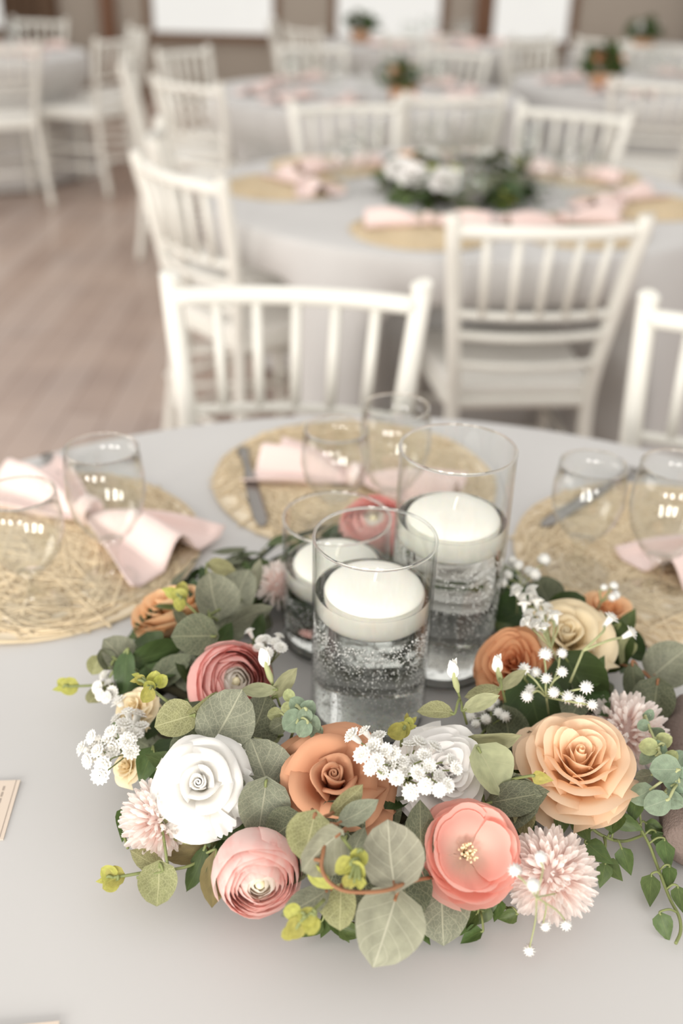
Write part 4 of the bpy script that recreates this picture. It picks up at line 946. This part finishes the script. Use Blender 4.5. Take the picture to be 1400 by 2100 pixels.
vine('short ivy strand under the coral flower', [(940, 1850, .02), (980, 1868, .016), (1010, 1860, .014), (1040, 1862, .012)],
     [(1020, 1868, 48, 260, .014), (985, 1880, 60, 240, .012), (960, 1895, 60, 225, .01), (930, 1905, 60, 210, .01), (1005, 1850, 60, 40, .018), (1040, 1880, 46, 200, .01), (965, 1920, 56, 200, .008)])
vine('short ivy strand under the front sprig', [(640, 1850, .02), (680, 1885, .014), (740, 1895, .012), (860, 1900, .012)],
     [(700, 1905, 60, 300, .01), (670, 1895, 60, 250, .01), (640, 1905, 54, 220, .01), (868, 1915, 50, 300, .01), (720, 1910, 60, 340, .01), (840, 1905, 50, 240, .01)])
vine('ivy strand at the left front under the white rose', [(330, 1640, .03), (280, 1660, .02), (255, 1700, .015), (262, 1740, .012)],
     [(256, 1690, 70, 262, .02), (345, 1610, 70, 240, .05), (300, 1570, 80, 250, .045), (330, 1560, 70, 160, .055)])

# ------------------------------------------------------------------ printed cards and the velvet roll
def card(px, py, ang, w_, h_, label, lines):
    """(px,py): its upper right corner on the cloth"""
    c = at(px, py, TZ + .0016); t = thing('printed_card', label, 'card', T(c.x, c.y, TZ + .0016, ang))
    obj('card_sheet', mesh('card_sheet', *box(-w_, 0, -h_, 0, -.0004, .0004), smooth=False), M['card'], t)
    for k, (y0, x0, x1, th) in enumerate(lines):
        obj('printed_line', mesh('printed_line', *box(x0, x1, y0 - th, y0, .00042, .00052), smooth=False), M['ink'], t)
a_ = at(42, 1600, TZ); b_ = at(8, 1718, TZ); ang = math.atan2(a_.y - b_.y, a_.x - b_.x) - PI / 2
lns = []
rr = random.Random(5)
card(42, 1600, ang, .09, (a_ - b_).length + .002, 'blush printed card cut off by the left edge', [])
cardo = bpy.data.objects['printed_card']
L_ = (a_ - b_).length
obj('border_line', mesh('border_line', *box(-.0035, -.0028, -L_, 0, .00042, .0005), smooth=False), M['ink'], cardo)
for row in range(6):
    y = -.0065
    x = -.011 - row * .0056
    while y > -L_ * .80 + .004 * (row % 3):
        wl_ = rr.uniform(.0025, .006)
        obj('printed_word', mesh('printed_word', *box(x - .0011, x + .0006, max(y - wl_, -L_ + .004), y, .00042, .0005), smooth=False), M['ink'], cardo); y -= wl_ + .0016
card(122, 2094, math.radians(8), .07, .05, 'corner of a second blush card at bottom left', [])
# soft grey-brown roll at the right edge
def roll():
    c0, c1 = at(1425, 1455, TZ + .03), at(1432, 1735, TZ + .03); ax = (c1 - c0); L = ax.length
    t = thing('velvet_napkin_roll', 'mauve grey velvet roll cut off by the right edge', 'napkin roll', frame((c0 + c1) / 2 - Vector((0, 0, .004)), (0, 0, 1), ax))
    V, Fc = [], []; n = 28; prof = [(.001, -.5), (.012, -.5), (.021, -.492), (.025, -.47), (.027, -.3), (.0255, 0), (.027, .3), (.025, .47), (.021, .492), (.012, .5), (.001, .5)]
    for r_, z in prof:
        for j in range(n):
            q = 2 * PI * j / n; k = r_ * (1 + .05 * math.sin(3 * q + z * 7) + .025 * math.sin(7 * q - z * 11)); V.append((k * math.cos(q), k * math.sin(q), z * L))
    for i in range(len(prof) - 1):
        for j in range(n): Fc.append((i * n + j, i * n + (j + 1) % n, (i + 1) * n + (j + 1) % n, (i + 1) * n + j))
    obj('velvet_cloth', mesh('velvet_cloth', V, Fc), M['mauve'], t)
    obj('tie_band', mesh('tie_band', *lathe([(.0268, -.006), (.0282, -.004), (.0282, .004), (.0268, .006)], 28)), M['mauve'], t)
roll()

# ------------------------------------------------------------------ second table's setting
g2 = 'glasses on the second table'
for a, mr in ((-105, .50), (-60, .5), (-15, .5), (35, .5), (140, .5), (180, .5), (90, .5)):
    q = math.radians(a); x, y = T2[0] + mr * math.cos(q), T2[1] + mr * math.sin(q)
    placemat(x, y, 'blurred round woven mat at the %s place of the second table' % side(a), 'mats on the second table', a)
    napkin(x - .05 * math.cos(q), y - .05 * math.sin(q), q + PI / 2 + random.uniform(-.5, .5), 'blurred pink napkin at the %s place of the second table' % side(a), 1.1, 'napkins on the second table')
    for k, (dr, dt, g) in enumerate(((-.20, .13, gA), (-.14, .26, gB))):
        xx = T2[0] + (mr + dr) * math.cos(q + dt); yy = T2[1] + (mr + dr) * math.sin(q + dt)
        goblet(g, xx, yy, ('tall' if g is gA else 'small') + ' blurred glass at the %s place of the second table' % side(a), ('tall ' if g is gA else 'small ') + g2)
def far_wreath(cx, cy, label, n, rad, seed):
    t = thing('greenery_wreath', label, 'wreath', T(cx, cy, TZ)); r = random.Random(seed)
    obj('vine_ring', bpy.data.objects['vine_ring'].data, M['ringvine'], t).matrix_basis = Matrix.Scale(rad / .178, 4)
    for k in range(n):
        q = r.uniform(0, 6.28); tb = r.uniform(0, PI); rr_ = rad + .05 * math.cos(tb)
        pos = Vector((cx + rr_ * math.cos(q), cy + rr_ * math.sin(q), TZ + .02 + .07 * math.sin(tb) * r.random()))
        out = Vector((math.cos(q), math.sin(q), 0)); d = Vector((r.uniform(-1, 1), r.uniform(-1, 1), r.uniform(-.1, .7)))
        obj('leaf', r.choice(LM[r.choice(('round', 'oval', 'teardrop'))]), M[r.choices(('green', 'ivy', 'sagedark', 'lime'), (5, 4, 2, .6))[0]], t, frame(pos, d, out * .4 + Vector((r.uniform(-.5, .5), r.uniform(-.5, .5), 1)), r.uniform(.05, .075)))
WX2, WY2 = T2[0] + .0, T2[1] - .03
far_wreath(WX2, WY2, 'blurred green wreath on the second table', 200, .16, 21)
def small_rose(mt, x, y, z, s, label, group, ax=(0, -.4, 1)):
    P = {'w': roseW2, 'p': roseP, 'o': roseO}[mt]
    t = thing({'w': 'white_rose', 'p': 'peach_rose', 'o': 'terracotta_rose'}[mt], label, 'flower', frame((x, y, z), (0, 1, 0), ax, s), group)
    for nm, me, m_ in P: obj(nm, me, m_, t)
for k, (a, m_) in enumerate(((215, 'w'), (185, 'w'), (150, 'p'), (250, 'w'), (120, 'w'), (60, 'w'))):
    q = math.radians(a)
    small_rose(m_, WX2 + .17 * math.cos(q), WY2 + .17 * math.sin(q), TZ + .065, .04, 'blurred white rose on the %s of the second table wreath' % ('near left', 'left', 'far left', 'near side', 'far side', 'far right')[k] if m_ == 'w' else 'blurred peach rose in the second table wreath', ('white' if m_ == 'w' else 'peach') + ' roses of the second wreath')
vs = bpy.data.objects['cylinder_vase']; cs = bpy.data.objects['floating_candle']
for nm, dx, dy in (('cylinder_vase', .01, -.03), ('cylinder_vase.001', .07, .05), ('cylinder_vase.002', -.05, .05)):
    src = bpy.data.objects[nm]
    c = src.copy(); COL.objects.link(c); c.matrix_basis = T(WX2 + dx, WY2 + dy, TZ + .001); c['label'] = 'blurred clear vase, %s of three inside the second wreath' % {'cylinder_vase': 'nearest', 'cylinder_vase.001': 'right rear', 'cylinder_vase.002': 'left rear'}[nm]; c['group'] = 'vases of the second table'
    for ch in src.children:
        if ch.name.startswith('air_bubbles'): continue
        d = ch.copy(); COL.objects.link(d); d.parent = c
# ------------------------------------------------------------------ far tables' settings
def far_setting(tb, angs, tl, gl):
    for a in angs:
        q = math.radians(a); x, y = tb[0] + .5 * math.cos(q), tb[1] + .5 * math.sin(q)
        napkin(x, y, q + random.uniform(0, 2), 'blurred pink napkin at the %s place of the %s' % (side(a), tl), 1.15, 'napkins of the ' + tl)
        for nth, dr, dt in (('inner', -.14, .2), ('outer', -.1, .38)):
            goblet(gA, tb[0] + (.5 + dr) * math.cos(q + dt), tb[1] + (.5 + dr) * math.sin(q + dt), 'blurred %s goblet at the %s place of the %s' % (nth, side(a), tl), 'goblets of the ' + tl)
far_setting(TL, (-90, -30, 30, 90, 150, 210), 'far left table', '')
far_setting(TM, (-100, -50, 0, 50, 130, 190, 230), 'table behind the second table', '')
far_setting(TR, (-110, -60, 0, 60, 180, 230), 'far right table', '')
far_setting(TF, (-120, -60, 0, 60), 'table by the back windows', '')
def planter(x, y, s, label, seed, cols):
    r = random.Random(seed); t = thing('flower_box', label, 'flower arrangement', T(x, y, TZ))
    V, Fc = lathe([(.001, .002), (.075 * s, .002), (.09 * s, .09 * s), (.083 * s, .09 * s), (.07 * s, .08 * s), (.001, .08 * s)], 20)
    obj('box', mesh('box', V, Fc), M['pot'], t)
    for k in range(90):
        d = Vector((r.gauss(0, 1), r.gauss(0, 1), abs(r.gauss(0, .8)) + .2)).normalized()
        obj('leaf', r.choice(LM[r.choice(('round', 'oval', 'teardrop'))]), M[r.choice(('green', 'green', 'ivy'))], t, frame(Vector((x, y, TZ + .10 * s)) + d * r.uniform(.02, .1) * s, d + Vector((r.uniform(-.6, .6), r.uniform(-.6, .6), 0)), d.orthogonal() + Vector((0, -.4, .6)), r.uniform(.07, .11) * s))
    for k, wh in enumerate(('near left', 'near right', 'far right', 'far left')):
        q = (225, 315, 45, 135)[k] * PI / 180; c = r.choice(cols)
        small_rose(c, x + .07 * s * math.cos(q), y + .07 * s * math.sin(q), TZ + .17 * s, .045 * s, 'blurred rose at the %s of the %s' % (wh, label.split(' in a ')[0]), 'roses of the ' + label)
planter(TM[0] + .18, TM[1] - .3, .75, 'leafy arrangement in a pot on table behind the second', 1, 'wp')
planter(TR[0] - .34, TR[1] - .25, .85, 'orange and green arrangement in a pot on far right table', 2, 'oo')
planter(TG[0] - .25, TG[1] - .1, .95, 'green arrangement in a pot beyond the far right table', 3, 'w')
planter(TF[0] - .45, TF[1], .9, 'pale arrangement in a pot by the back windows', 4, 'w')
